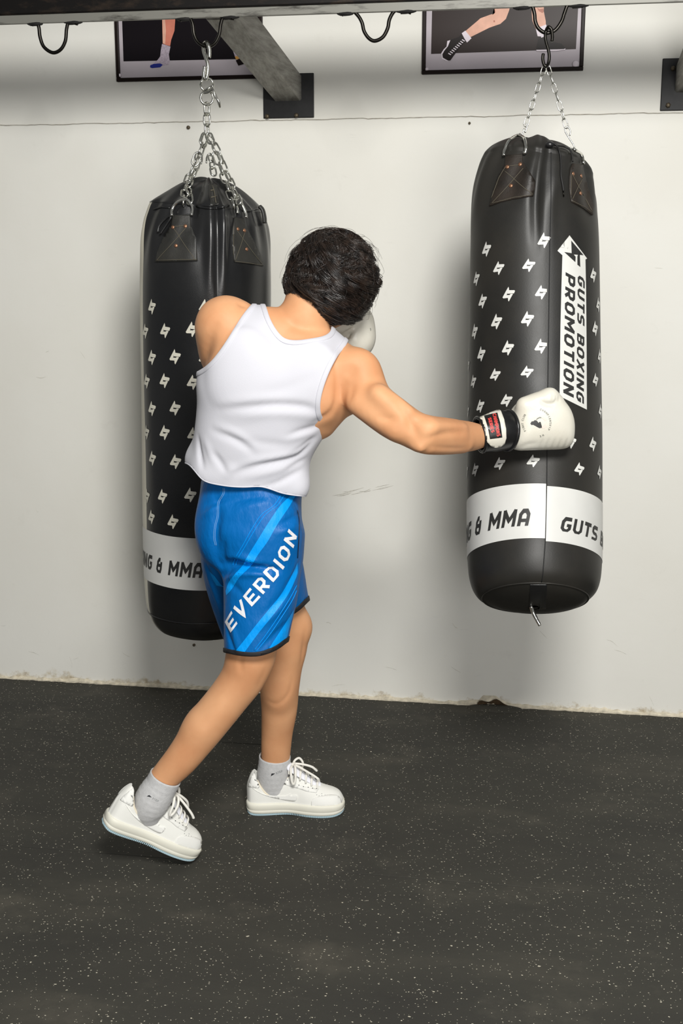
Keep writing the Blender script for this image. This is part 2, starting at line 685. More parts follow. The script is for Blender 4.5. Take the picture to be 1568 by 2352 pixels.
def wall_mat(name, upper):
    m, nt, b = new_mat(name)
    L = nt.links
    tc = node(nt, 'ShaderNodeTexCoord')
    n1 = node(nt, 'ShaderNodeTexNoise', i_Scale=1.6, i_Detail=5)
    n2 = node(nt, 'ShaderNodeTexNoise', i_Scale=9, i_Detail=8, i_Roughness=.65)
    L.new(tc.outputs['Object'], n1.inputs['Vector']); L.new(tc.outputs['Object'], n2.inputs['Vector'])
    base = ramp(nt, n1.outputs[0], [(.3, srgb(228, 226, 217)), (.7, srgb(236, 235, 228))]).outputs[0]
    grime = ramp(nt, n2.outputs[0], [(.62, (0, 0, 0)), (.78, (1, 1, 1))]).outputs[0]
    f = node(nt, 'ShaderNodeMath', operation='MULTIPLY', i_1=.10)
    L.new(grime, f.inputs[0])
    col = mix(nt, f.outputs[0], base, srgb(150, 143, 125))
    sep = node(nt, 'ShaderNodeSeparateXYZ')
    L.new(tc.outputs['Object'], sep.inputs[0])
    if not upper:
        # bare plaster and dirt in a wandering strip along the floor, dirt along the joint
        n3 = node(nt, 'ShaderNodeTexNoise', i_Scale=14, i_Detail=8, i_Roughness=.7)
        L.new(tc.outputs['Object'], n3.inputs['Vector'])
        a = node(nt, 'ShaderNodeMath', operation='MULTIPLY_ADD', i_1=.17, i_2=-.065)
        L.new(n3.outputs[0], a.inputs[0])
        s = node(nt, 'ShaderNodeMath', operation='SUBTRACT')
        L.new(a.outputs[0], s.inputs[0]); L.new(sep.outputs[2], s.inputs[1])
        k = ramp(nt, s.outputs[0], [(0.0, (0, 0, 0)), (.02, (1, 1, 1))]).outputs[0]
        n4 = node(nt, 'ShaderNodeTexNoise', i_Scale=40, i_Detail=6)
        L.new(tc.outputs['Object'], n4.inputs['Vector'])
        pl = ramp(nt, n4.outputs[0], [(.35, srgb(168, 150, 118)), (.5, srgb(206, 196, 172)), (.62, srgb(226, 221, 208))]).outputs[0]
        kk = node(nt, 'ShaderNodeMath', operation='MULTIPLY', i_1=.85)
        L.new(k, kk.inputs[0])
        col = mix(nt, kk.outputs[0], col, pl)
        # faint dark scuffs
        mp = node(nt, 'ShaderNodeMapping')
        mp.inputs['Scale'].default_value = (3, 3, 26)
        mp.inputs['Rotation'].default_value = (0, .25, 0)
        L.new(tc.outputs['Object'], mp.inputs[0])
        n5 = node(nt, 'ShaderNodeTexNoise', i_Scale=2.2, i_Detail=7, i_Roughness=.7)
        L.new(mp.outputs[0], n5.inputs['Vector'])
        sc = ramp(nt, n5.outputs[0], [(.66, (0, 0, 0)), (.8, (1, 1, 1))]).outputs[0]
        f2 = node(nt, 'ShaderNodeMath', operation='MULTIPLY', i_1=.22)
        L.new(sc, f2.inputs[0])
        col = mix(nt, f2.outputs[0], col, srgb(120, 116, 104))
    L.new(col, b.inputs['Base Color'])
    b.inputs['Roughness'].default_value = .62
    b.inputs['Specular IOR Level'].default_value = .3
    bp = node(nt, 'ShaderNodeBump', i_Strength=.25, i_Distance=.004)
    L.new(n2.outputs[0], bp.inputs['Height'])
    L.new(bp.outputs[0], b.inputs['Normal'])
    return m


M['wall'] = wall_mat('painted_wall', False)
M['wall_upper'] = wall_mat('painted_wall_upper', True)
M['plaster'] = simple('bare_plaster', srgb(214, 205, 184), .9, noise=.22, nscale=60, bump=.6, bscale=150)


def floor_mat():
    m, nt, b = new_mat('speckled_rubber')
    L = nt.links
    tc = node(nt, 'ShaderNodeTexCoord')
    n1 = node(nt, 'ShaderNodeTexNoise', i_Scale=2.2, i_Detail=6, i_Roughness=.6)
    mp0 = node(nt, 'ShaderNodeMapping')
    mp0.inputs['Scale'].default_value = (.7, 1.8, 1)
    L.new(tc.outputs['Object'], mp0.inputs[0])
    L.new(mp0.outputs[0], n1.inputs['Vector'])
    base = ramp(nt, n1.outputs[0], [(.3, srgb(50, 49, 45)), (.55, srgb(58, 57, 51)), (.75, srgb(74, 71, 63))]).outputs[0]
    # crumbs of light rubber: random cells of a fine voronoi
    fac = None
    for sc, thr, rad in ((180, .85, .31), (300, .88, .34), (90, .978, .21)):
        v = node(nt, 'ShaderNodeTexVoronoi', i_Scale=sc)
        mp = node(nt, 'ShaderNodeMapping')
        mp.inputs['Scale'].default_value = (.75, 1.0, 1)
        mp.inputs['Rotation'].default_value = (0, 0, sc)
        L.new(tc.outputs['Object'], mp.inputs[0])
        dn = node(nt, 'ShaderNodeTexNoise', i_Scale=sc * 1.3, i_Detail=2)
        L.new(mp.outputs[0], dn.inputs['Vector'])
        ad = node(nt, 'ShaderNodeVectorMath', operation='MULTIPLY_ADD')
        ad.inputs[1].default_value = (.5 / sc * 1.2,) * 3
        L.new(dn.outputs[1], ad.inputs[0]); L.new(mp.outputs[0], ad.inputs[2])
        L.new(ad.outputs[0], v.inputs['Vector'])
        sp = node(nt, 'ShaderNodeSeparateColor')
        L.new(v.outputs['Color'], sp.inputs[0])
        g = node(nt, 'ShaderNodeMath', operation='GREATER_THAN', i_1=thr)
        L.new(sp.outputs[0], g.inputs[0])
        # crumbs of different sizes
        rr = node(nt, 'ShaderNodeMath', operation='MULTIPLY', i_1=rad)
        L.new(sp.outputs[1], rr.inputs[0])
        d = node(nt, 'ShaderNodeMath', operation='LESS_THAN')
        L.new(v.outputs['Distance'], d.inputs[0]); L.new(rr.outputs[0], d.inputs[1])
        mu = node(nt, 'ShaderNodeMath', operation='MULTIPLY')
        L.new(g.outputs[0], mu.inputs[0]); L.new(d.outputs[0], mu.inputs[1])
        if fac is None: fac = mu.outputs[0]
        else:
            mx = node(nt, 'ShaderNodeMath', operation='MAXIMUM')
            L.new(fac, mx.inputs[0]); L.new(mu.outputs[0], mx.inputs[1])
            fac = mx.outputs[0]
    # dust worn over it
    n2 = node(nt, 'ShaderNodeTexNoise', i_Scale=3.5, i_Detail=8, i_Roughness=.7)
    L.new(tc.outputs['Object'], n2.inputs['Vector'])
    du = ramp(nt, n2.outputs[0], [(.55, (0, 0, 0)), (.8, (1, 1, 1))]).outputs[0]
    f3 = node(nt, 'ShaderNodeMath', operation='MULTIPLY', i_1=.22)
    L.new(du, f3.inputs[0])
    c1 = mix(nt, f3.outputs[0], base, srgb(128, 122, 108))
    c2 = mix(nt, fac, c1, srgb(196, 190, 172))
    L.new(c2, b.inputs['Base Color'])
    b.inputs['Roughness'].default_value = .78
    b.inputs['Specular IOR Level'].default_value = .35
    n3 = node(nt, 'ShaderNodeTexNoise', i_Scale=420, i_Detail=3)
    L.new(tc.outputs['Object'], n3.inputs['Vector'])
    bp = node(nt, 'ShaderNodeBump', i_Strength=.35, i_Distance=.002)
    L.new(n3.outputs[0], bp.inputs['Height'])
    L.new(bp.outputs[0], b.inputs['Normal'])
    return m


M['floor'] = floor_mat()


def steel_mat(name, dark, light, lo, hi, rough=.5, metal=.6, stretch=(1, 1, 1)):
    m, nt, b = new_mat(name)
    L = nt.links
    tc = node(nt, 'ShaderNodeTexCoord')
    mp = node(nt, 'ShaderNodeMapping')
    mp.inputs['Scale'].default_value = stretch
    L.new(tc.outputs['Object'], mp.inputs[0])
    n = node(nt, 'ShaderNodeTexNoise', i_Scale=7, i_Detail=8, i_Roughness=.68)
    L.new(mp.outputs[0], n.inputs['Vector'])
    r = ramp(nt, n.outputs[0], [(lo, dark), (hi, light)])
    L.new(r.outputs[0], b.inputs['Base Color'])
    b.inputs['Roughness'].default_value = rough
    b.inputs['Metallic'].default_value = metal
    bp = node(nt, 'ShaderNodeBump', i_Strength=.2, i_Distance=.002)
    L.new(n.outputs[0], bp.inputs['Height'])
    L.new(bp.outputs[0], b.inputs['Normal'])
    return m


M['beam'] = steel_mat('scorched_steel', srgb(48, 44, 40), srgb(122, 121, 114), .32, .48, stretch=(1, 3, 6), metal=.25)
M['beam_side'] = steel_mat('blackened_steel', srgb(18, 15, 14), srgb(60, 48, 38), .5, .8, stretch=(2, 3, 6))
M['brace'] = steel_mat('bare_steel', srgb(112, 109, 102), srgb(156, 154, 147), .34, .62, stretch=(9, .7, 9), metal=.2, rough=.6)
M['plate'] = steel_mat('black_plate', srgb(16, 16, 17), srgb(42, 42, 43), .4, .75, rough=.55, metal=.3)
M['soot'] = simple('weld_soot', srgb(14, 12, 11), .8, noise=.4)
M['rod'] = simple('dark_rod', srgb(52, 50, 47), .33, 1.0, noise=.25, nscale=40)
M['chain'] = simple('zinc_chain', srgb(205, 205, 198), .22, 1.0, noise=.15, nscale=60)
M['chrome'] = simple('chromed_ring', srgb(222, 222, 216), .16, 1.0)
M['copper'] = simple('copper_rivet', srgb(165, 122, 96), .4, .8)


def vinyl(name, col, rough, wear, scale=3.0, spec=.5, bump=.12):
    m, nt, b = new_mat(name)
    L = nt.links
    tc = node(nt, 'ShaderNodeTexCoord')
    n = node(nt, 'ShaderNodeTexNoise', i_Scale=scale, i_Detail=6, i_Roughness=.6)
    L.new(tc.outputs['Object'], n.inputs['Vector'])
    r = ramp(nt, n.outputs[0], [(.35, col), (.75, wear)])
    L.new(r.outputs[0], b.inputs['Base Color'])
    rr = ramp(nt, n.outputs[0], [(.3, (rough * .85,) * 3), (.75, (min(1, rough * 1.25),) * 3)])
    L.new(rr.outputs[0], b.inputs['Roughness'])
    b.inputs['Specular IOR Level'].default_value = spec
    n2 = node(nt, 'ShaderNodeTexNoise', i_Scale=260, i_Detail=3)
    L.new(tc.outputs['Object'], n2.inputs['Vector'])
    bp = node(nt, 'ShaderNodeBump', i_Strength=bump, i_Distance=.001)
    L.new(n2.outputs[0], bp.inputs['Height'])
    L.new(bp.outputs[0], b.inputs['Normal'])
    return m


M['vinyl_gloss'] = vinyl('black_vinyl_gloss', srgb(18, 19, 21), .29, srgb(32, 32, 32), spec=.6)
M['vinyl_matte'] = vinyl('black_vinyl_matte', srgb(31, 31, 30), .47, srgb(50, 47, 41), scale=2.4, spec=.38)
M['vinyl_cream'] = vinyl('cream_vinyl', srgb(222, 218, 200), .4, srgb(205, 198, 178))
M['patch_old'] = vinyl('brown_black_leather', srgb(26, 22, 18), .5, srgb(44, 35, 27), scale=14, bump=.35)
M['patch_black'] = vinyl('black_leather', srgb(34, 34, 32), .45, srgb(48, 47, 43), scale=14, bump=.3)
M['thread'] = simple('thread', srgb(92, 86, 72), .8)
M['thread_black'] = simple('black_thread', srgb(15, 15, 15), .7)
M['print_white'] = simple('white_print', srgb(214, 214, 209), .5, noise=.03)
M['print_cream'] = simple('cream_print', srgb(214, 211, 196), .5, noise=.03)
M['band_white'] = simple('white_band', srgb(208, 208, 204), .38, noise=.05, nscale=8)
M['print_black'] = simple('black_print', srgb(42, 42, 41), .5)
M['lace_black'] = simple('black_cord', srgb(20, 19, 18), .6)

M['frame'] = simple('poster_frame', srgb(30, 22, 20), .4, spec=.12)
M['paper'] = simple('poster_paper', srgb(186, 178, 184), .35, noise=.02, spec=.12)
M['photo_black'] = simple('poster_black', srgb(22, 18, 22), .35, spec=.12)
M['photo_brown'] = simple('poster_dark_brown', srgb(46, 36, 34), .35, spec=.12)
M['photo_skin'] = simple('poster_skin', srgb(222, 172, 150), .35, noise=.12, nscale=30, spec=.12)
M['photo_skin_shade'] = simple('poster_skin_shade', srgb(178, 118, 100), .35, noise=.1, nscale=30, spec=.12)
M['photo_skin_red'] = simple('poster_skin_red', srgb(205, 125, 105), .35, noise=.1, nscale=30, spec=.12)
M['photo_white'] = simple('poster_white', srgb(226, 216, 224), .35, spec=.12)
M['photo_sock'] = simple('poster_sock', srgb(176, 164, 176), .35, noise=.2, nscale=220, spec=.12)
M['photo_shoe'] = simple('poster_shoe', srgb(24, 16, 15), .35, spec=.12)
M['photo_blue'] = simple('poster_blue', srgb(40, 50, 130), .35, spec=.12)
M['photo_gold'] = simple('poster_gold', srgb(200, 150, 80), .35, spec=.12)


def skin_mat():
    m, nt, b = new_mat('skin')
    L = nt.links
    tc = node(nt, 'ShaderNodeTexCoord')
    n = node(nt, 'ShaderNodeTexNoise', i_Scale=9, i_Detail=5)
    L.new(tc.outputs['Object'], n.inputs['Vector'])
    r = ramp(nt, n.outputs[0], [(.3, srgb(202, 144, 102)), (.7, srgb(218, 164, 121))])
    L.new(r.outputs[0], b.inputs['Base Color'])
    b.inputs['Roughness'].default_value = .56
    b.inputs['Specular IOR Level'].default_value = .3
    b.inputs['Subsurface Weight'].default_value = .06
    b.inputs['Subsurface Radius'].default_value = (.012, .005, .003)
    b.inputs['Subsurface Scale'].default_value = 1.0
    n2 = node(nt, 'ShaderNodeTexNoise', i_Scale=240, i_Detail=3)
    L.new(tc.outputs['Object'], n2.inputs['Vector'])
    bp = node(nt, 'ShaderNodeBump', i_Strength=.08, i_Distance=.001)
    L.new(n2.outputs[0], bp.inputs['Height'])
    L.new(bp.outputs[0], b.inputs['Normal'])
    return m


M['skin'] = skin_mat()


def hair_mat():
    m, nt, b = new_mat('black_hair')
    L = nt.links
    tc = node(nt, 'ShaderNodeTexCoord')
    n = node(nt, 'ShaderNodeTexNoise', i_Scale=60, i_Detail=3)
    L.new(tc.outputs['Object'], n.inputs['Vector'])
    r = ramp(nt, n.outputs[0], [(.35, srgb(22, 18, 16)), (.7, srgb(58, 46, 39))])
    L.new(r.outputs[0], b.inputs['Base Color'])
    b.inputs['Roughness'].default_value = .30
    b.inputs['Specular IOR Level'].default_value = .6
    return m


M['hair'] = hair_mat()
M['tank'] = simple('white_rib_cotton', srgb(202, 202, 209), .85, bump=.12, bscale=500, sheen=.1, spec=.2)


def shorts_mat(name, col, rough=.45):
    m, nt, b = new_mat(name)
    L = nt.links
    b.inputs['Base Color'].default_value = (*col, 1)
    b.inputs['Roughness'].default_value = rough
    b.inputs['Specular IOR Level'].default_value = .22
    tc = node(nt, 'ShaderNodeTexCoord')
    mp = node(nt, 'ShaderNodeMapping')
    mp.inputs['Scale'].default_value = (1, 1, .45)
    mp.inputs['Rotation'].default_value = (0, .7, 0)
    L.new(tc.outputs['Object'], mp.inputs[0])
    n = node(nt, 'ShaderNodeTexNoise', i_Scale=26, i_Detail=4, i_Roughness=.55)
    L.new(mp.outputs[0], n.inputs['Vector'])
    bp = node(nt, 'ShaderNodeBump', i_Strength=.40, i_Distance=.014)
    L.new(n.outputs[0], bp.inputs['Height'])
    L.new(bp.outputs[0], b.inputs['Normal'])
    return m


M['shorts'] = shorts_mat('blue_satin', srgb(0, 98, 170))
M['stripe'] = shorts_mat('bright_blue_satin', srgb(0, 150, 238))
M['stripe_dark'] = shorts_mat('deep_blue_satin', srgb(0, 96, 168))
M['letter'] = shorts_mat('white_lettering', srgb(230, 230, 234))
M['hem'] = simple('black_binding', srgb(26, 26, 30), .7)
M['zip'] = simple('dark_zip', srgb(12, 25, 50), .5)
M['seam_thread'] = simple('pale_blue_thread', srgb(120, 170, 220), .7)
M['sock'] = simple('grey_marl_knit', srgb(196, 196, 196), .95, noise=.07, nscale=120, bump=.4, bscale=420, spec=.15)
M['sock_print'] = simple('sock_print', srgb(50, 52, 55), .8)
M['sock_print_pale'] = simple('sock_print_pale', srgb(140, 142, 142), .8)
M['shoe'] = simple('white_leather', srgb(232, 232, 226), .62, noise=.02, bump=.08, bscale=300, spec=.3)
M['shoe_overlay'] = simple('white_leather_overlay', srgb(234, 234, 229), .6, bump=.08, bscale=300, spec=.3)
M['sole'] = simple('off_white_rubber', srgb(230, 228, 214), .55, noise=.02)
M['tread'] = simple('bluish_tread', srgb(170, 196, 206), .6)
M['lining'] = simple('cream_lining', srgb(232, 222, 200), .9)
M['lace'] = simple('white_lace', srgb(236, 234, 226), .85, bump=.3, bscale=600)
M['tongue'] = simple('white_tongue', srgb(234, 235, 242), .8)
M['glove'] = vinyl('white_glove_leather', srgb(216, 213, 201), .36, srgb(204, 199, 184), scale=9, bump=.2)
M['glove_black'] = vinyl('black_glove_trim', srgb(20, 20, 21), .3, srgb(34, 34, 34), scale=14)
M['glove_red'] = simple('red_glove_print', srgb(200, 62, 58), .5)
M['glove_pink'] = simple('faded_red_print', srgb(232, 205, 194), .5)
M['glove_grey'] = simple('faded_black_print', srgb(120, 120, 112), .5)
M['eye'] = simple('eye', srgb(225, 222, 216), .2)
M['iris'] = simple('dark_iris', srgb(30, 20, 14), .15)
M['bolt'] = simple('bolt_head', srgb(96, 86, 70), .5, .6, noise=.3, nscale=80)
# ------------------------------------------------------------------ the room
WALL_Y = 3.96
LEDGE_Z = on_y(784, 273, WALL_Y)[2]
UPPER_Y = WALL_Y + 0.018
FLOOR_T = 0.012

floor = mesh_obj('floor', *(lambda g: (g.v, g.f))(Geo().box((-4.5, -2.5, -0.12), (4.5, WALL_Y + 0.2, -FLOOR_T))), M['hem'], kind='structure', smooth=False)
# rolls of speckled rubber, butted together along lines parallel to the wall
seams = [on_z(784, 1722, 0)[1], on_z(784, 2003, 0)[1]]
pitch = seams[0] - seams[1]
edges = [WALL_Y + 0.03, seams[0], seams[1], seams[1] - pitch, seams[1] - 2 * pitch, seams[1] - 3 * pitch, -2.4]
for y1, y0 in zip(edges[:-1], edges[1:]):
    Geo().box((-4.4, y0 + .0012, -FLOOR_T), (4.4, y1 - .0012, 0), bev=.0018).obj('rubber_roll', M['floor'], floor, smooth=False)

wall = mesh_obj('wall_back', *(lambda g: (g.v, g.f))(Geo().box((-4.5, UPPER_Y, -0.1), (4.5, UPPER_Y + 0.2, 3.6))), M['wall_upper'], kind='structure', smooth=False)


def noise1(x, seed, octv=4):
    s = 0
    for k in range(octv):
        f = 2 ** k
        a = np.sin(x * f * 7.13 + seed * 1.7 + k * 2.1) + np.sin(x * f * 11.7 + seed * 3.1 + k)
        s = s + a / (2 * 2 ** (k * .75))
    return s / 2


# lower facing of the wall, slightly proud, with a ragged upper edge
xs = np.linspace(-4.5, 4.5, 601)
zt = LEDGE_Z + .0022 * noise1(xs * 3, 1) + .0012 * noise1(xs * 17, 4)
grid = []
for z in (-0.02, .4, .9, 1.4, 1.9):
    grid.append([(x, WALL_Y, z) for x in xs])
grid.append([(x, WALL_Y, z - .004) for x, z in zip(xs, zt)])
grid.append([(x, WALL_Y + .003, z) for x, z in zip(xs, zt)])
grid.append([(x, UPPER_Y + .01, z) for x, z in zip(xs, zt)])
o = grid_obj('lower_facing', grid, M['wall'], wall, closed_u=False, smooth=False)
# ragged lip of bare plaster along the floor
zl = np.clip(.008 + .007 * noise1(xs * 2.3, 2) + .005 * noise1(xs * 23, 5), .0015, .05)
bx = on_y(1130, 1615, WALL_Y)[0]
zl = zl + .022 * np.exp(-((xs - bx) / .05) ** 2)
yl = .010 + .004 * noise1(xs * 9, 8) + .003 * noise1(xs * 31, 3)
grid = [[(x, WALL_Y - y, 0) for x, y in zip(xs, yl)],
        [(x, WALL_Y - y, z * .6) for x, y, z in zip(xs, yl, zl)],
        [(x, WALL_Y - y * .45, z) for x, y, z in zip(xs, yl, zl)],
        [(x, WALL_Y + .002, z * 1.25 + .002) for x, z in zip(xs, zl)]]
trim = grid_obj('trim_1', grid, M['plaster'], None, closed_u=False, kind='structure', smooth=False)
# hole broken out of the plaster
g = Geo()
c = on_y(1131, 1613, WALL_Y - .012)
pts = [(c[0] + .050 * math.cos(a) * (1 + .15 * math.sin(3 * a)), c[1] - .006, .001 + .026 * abs(math.sin(a)) ** .8 * (1 + .25 * math.cos(5 * a))) for a in np.linspace(0, math.pi, 16)]
g.add(pts + [(c[0], c[1] + .004, .004)], [(i, i + 1, 16) for i in range(15)])
g.obj('broken_hole', simple('hole_dirt', srgb(70, 54, 34), .95, noise=.4, nscale=60), trim)

# small nails and pits in the wall
for px, py, r in ((433, 293, .006), (446, 1481, .005), (1078, 283, .004)):
    c = on_y(px, py, WALL_Y)
    g = Geo()
    g.tube([c + (0, .004, 0), c + (0, -.006, 0), c + (0, -.010, 0)], [r, r, r * .5], 10)
    o = g.obj('nail', M['bolt'], None, base=c)
    tag(o, {433: 'rusty nail head just below the wall joint, left of the chain',
            446: 'small nail head in the wall right under the left punching bag',
            1078: 'tiny nail stub under the wall joint left of the right chain'}[px], 'nail')

# dark smears on the wall, thin rubbed-in marks
smear_m = simple('scuff', srgb(192, 189, 178), .8, noise=.16, nscale=90)
smear_d = simple('scuff_dark', srgb(150, 144, 130), .8, noise=.25, nscale=90)
def smear(name, pts, w, seed, mat=None):
    P = catmull([on_y(x, y, WALL_Y - .0006) for x, y in pts], 10)
    n = len(P)
    t = np.linspace(0, 1, n)
    ww = w * np.sin(np.pi * t) ** .6 * (.45 + .55 * np.abs(noise1(t * 3, seed)))
    up = np.array([0, 0, 1.0])
    grid = [[p + up * k for p, k in zip(P, ww)], [p - up * k for p, k in zip(P, ww)]]
    return grid_obj(name, grid, mat or smear_m, wall, closed_u=False, smooth=False)
rs = np.random.default_rng(5)
for k in range(9):                                  # the rubbed streak right of the shorts
    t = rs.uniform(0, 1); L = rs.uniform(18, 60)
    x = 700 + 190 * t; y = 1158 - 38 * t + rs.normal(0, 5)
    smear('scuff_mark', [(x, y), (x + L * .5, y - L * .09 + rs.normal(0, 1.5)), (x + L, y - L * .22)], rs.uniform(.0008, .0022), k, smear_d if k % 3 == 0 else None)
for k in range(26):                                 # scratches low on the wall and here and there
    x = rs.uniform(700, 1540) if k % 2 else rs.uniform(0, 330); y = rs.uniform(1430, 1600) if k < 18 else rs.uniform(330, 1300)
    if 1050 < x < 1400 and y < 1420: continue
    L = rs.uniform(8, 34); a = rs.uniform(-.4, 1.5)
    smear('scuff_mark', [(x, y), (x + L * .5 * math.cos(a), y + L * .5 * math.sin(a) + rs.normal(0, 2)), (x + L * math.cos(a), y + L * math.sin(a))], rs.uniform(.0006, .0014), k)
# crack along the joint of the two wall faces
cw = .0005 + .0018 * np.clip(noise1(xs * 5, 12), 0, 1) ** 1.2 + .0007 * np.abs(noise1(xs * 40, 3))
grid_obj('joint_crack', [[(x, UPPER_Y - .0012, z + w + .0002) for x, z, w in zip(xs, zt, cw)], [(x, WALL_Y - .0004, z + .0004) for x, z in zip(xs, zt)], [(x, WALL_Y - .0005, z - w) for x, z, w in zip(xs, zt, cw)]], smear_d, wall, closed_u=False, smooth=False)
# edge of the rubber pushed up against the broken plaster
bm_ = bmesh.new(); bmesh.ops.create_uvsphere(bm_, u_segments=28, v_segments=12, radius=1)
for v in bm_.verts: v.co = Vector((c[0] + .012 if False else bx + .012 + v.co.x * .10, WALL_Y - .03 + v.co.y * .035, v.co.z * .012))
Geo().bm(bm_).obj('rubber_bulge', M['floor'], floor)

# ------------------------------------------------------------------ steel frame the bags hang from
BEAM_Y0, BEAM_Y1 = 3.315, 3.412
BEAM_YC = 3.325
BEAM_Z = on_y(784, 30, BEAM_YC - .006)[2]            # foot of the flat bar the hooks are welded to
TUBE_Z = on_y(784, 9, BEAM_Y0)[2]
rig = thing('bag_rack', (0, BEAM_YC, BEAM_Z), 'scorched square steel beam along the top with welded hooks and braces to the wall', 'bag rack')
bm = Geo().box((-3.2, BEAM_Y0, TUBE_Z), (3.2, BEAM_Y1, TUBE_Z + .10), bev=.005)
beam = bm.obj('beam', [M['beam'], M['beam_side']], rig, smooth=False)
for p in beam.data.polygons:
    p.material_index = 1
Geo().box((-3.2, BEAM_YC - .006, BEAM_Z), (3.2, BEAM_YC + .006, TUBE_Z + .001), bev=.0015).obj('flat_bar', M['beam'], rig, smooth=False)


def brace(name, near, far, w, hgt):
    """square tube between two lower-right corners; goes from the beam back to the wall plate"""
    near, far = np.array(near), np.array(far)
    d = far - near
    g = Geo()
    X = np.array([1.0, 0, 0]); Z = np.array([0, 0, 1.0])
    c = .005
    sec = [(-w + c, 0), (-c, 0), (0, c), (0, hgt - c), (-c, hgt), (-w + c, hgt), (-w, hgt - c), (-w, c)]
    vs = [near + X * a + Z * b for a, b in sec] + [far + X * a + Z * b for a, b in sec]
    g.add(vs, [(i, (i + 1) % 8, 8 + (i + 1) % 8, 8 + i) for i in range(8)] + [tuple(range(8))[::-1], tuple(range(8, 16))])
    return g.obj(name, M['brace'], rig, smooth=False)


b_far = on_y(692, 231, UPPER_Y - .008)
b_near = on_y(545, 44, BEAM_Y1 - .002)
bw = (on_y(692, 229, UPPER_Y) - on_y(629, 229, UPPER_Y))[0]
bh = (on_y(695, 170, UPPER_Y) - on_y(692, 231, UPPER_Y))[2]
brace('brace', b_near, b_far, bw, bh)
off = on_y(1515, 195, UPPER_Y) - on_y(607, 225, UPPER_Y)
b2_far = b_far + np.array([off[0] + .012, 0, 0])
b2_near = b_near + np.array([off[0] + .10, 0, 0])
brace('brace', b2_near, b2_far, bw, bh)

for pxs, lab in (((606, 721, 168, 276), 0), ((1515, 1632, 134, 253), 1)):
    a = on_y(pxs[0], pxs[3], UPPER_Y); b = on_y(pxs[1], pxs[2], UPPER_Y)
    zb = LEDGE_Z + .0075
    zt_ = b[2] if lab == 0 else on_y(1525, 135, UPPER_Y)[2]
    pl = Geo().box((a[0], UPPER_Y - .008, zb), (b[0], UPPER_Y - .0002, zt_), bev=.002).obj('wall_plate', M['plate'], rig, smooth=False)
    for fx, fz in ((.08, .04), (.66, .05), (.30, .10)) if lab == 0 else ((.16, .10), (.22, .80)):
        cx = a[0] + (b[0] - a[0]) * fx; cz = zb + (zt_ - zb) * fz
        if lab == 0 and fx == .30: continue
        g = Geo()
        g.tube([(cx, UPPER_Y - .007, cz), (cx, UPPER_Y - .014, cz), (cx, UPPER_Y - .017, cz)], [.008, .008, .005], 6)
        g.obj('bolt', M['bolt'], pl)

HOOKS = [
    [(72, 47), (82, 49), (89, 62), (92, 85), (101, 108), (121, 121), (139, 114), (150, 94), (153, 66), (159, 51), (178, 45)],
    [(413, 36), (432, 38), (442, 54), (446, 80), (456, 98), (475, 107), (492, 100), (503, 80), (507, 55), (514, 41), (538, 33)],
    [(784, 22), (804, 22), (821, 35), (831, 52), (836, 72), (847, 88), (861, 94), (879, 85), (890, 65), (894, 45), (904, 27), (918, 20), (944, 17)],
    [(1189, 6), (1209, 4), (1221, 13), (1227, 32), (1229, 50), (1237, 66), (1254, 76), (1274, 70), (1289, 50), (1296, 30), (1305, 9), (1321, 0), (1340, -3)],
]
for hk in HOOKS:
    P = np.array([on_y(x, y, BEAM_YC) for x, y in hk])
    zs = P[[0, 1, -2, -1], 2]
    lift = BEAM_Z - .0025 - P[0, 2]
    for i in range(len(P)):                       # the flat ends lie against the underside of the beam
        pass
    P[0, 2] = P[-1, 2] = BEAM_Z - .004
    P[1, 2] = max(P[1, 2], BEAM_Z - .012); P[-2, 2] = max(P[-2, 2], BEAM_Z - .012)
    g = Geo(); g.tube(catmull(P, 6), .0050, 10)
    h = g.obj('hook', M['rod'], rig)
    for e in (0, -1):
        c = P[e] + np.array([.012 if e == 0 else -.012, 0, 0])
        g = Geo()
        bm_ = bmesh.new()
        bmesh.ops.create_icosphere(bm_, subdivisions=2, radius=1)
        for v in bm_.verts:
            q = v.co.copy()
            k = 1 + .25 * math.sin(q.x * 7 + e) * math.cos(q.y * 9)
            v.co = Vector((c[0] + q.x * .024 * k, c[1] + q.y * .010 * k, BEAM_Z - .001 + q.z * .0055 * k))
        g.bm(bm_)
        g.obj('weld', M['soot'], h)

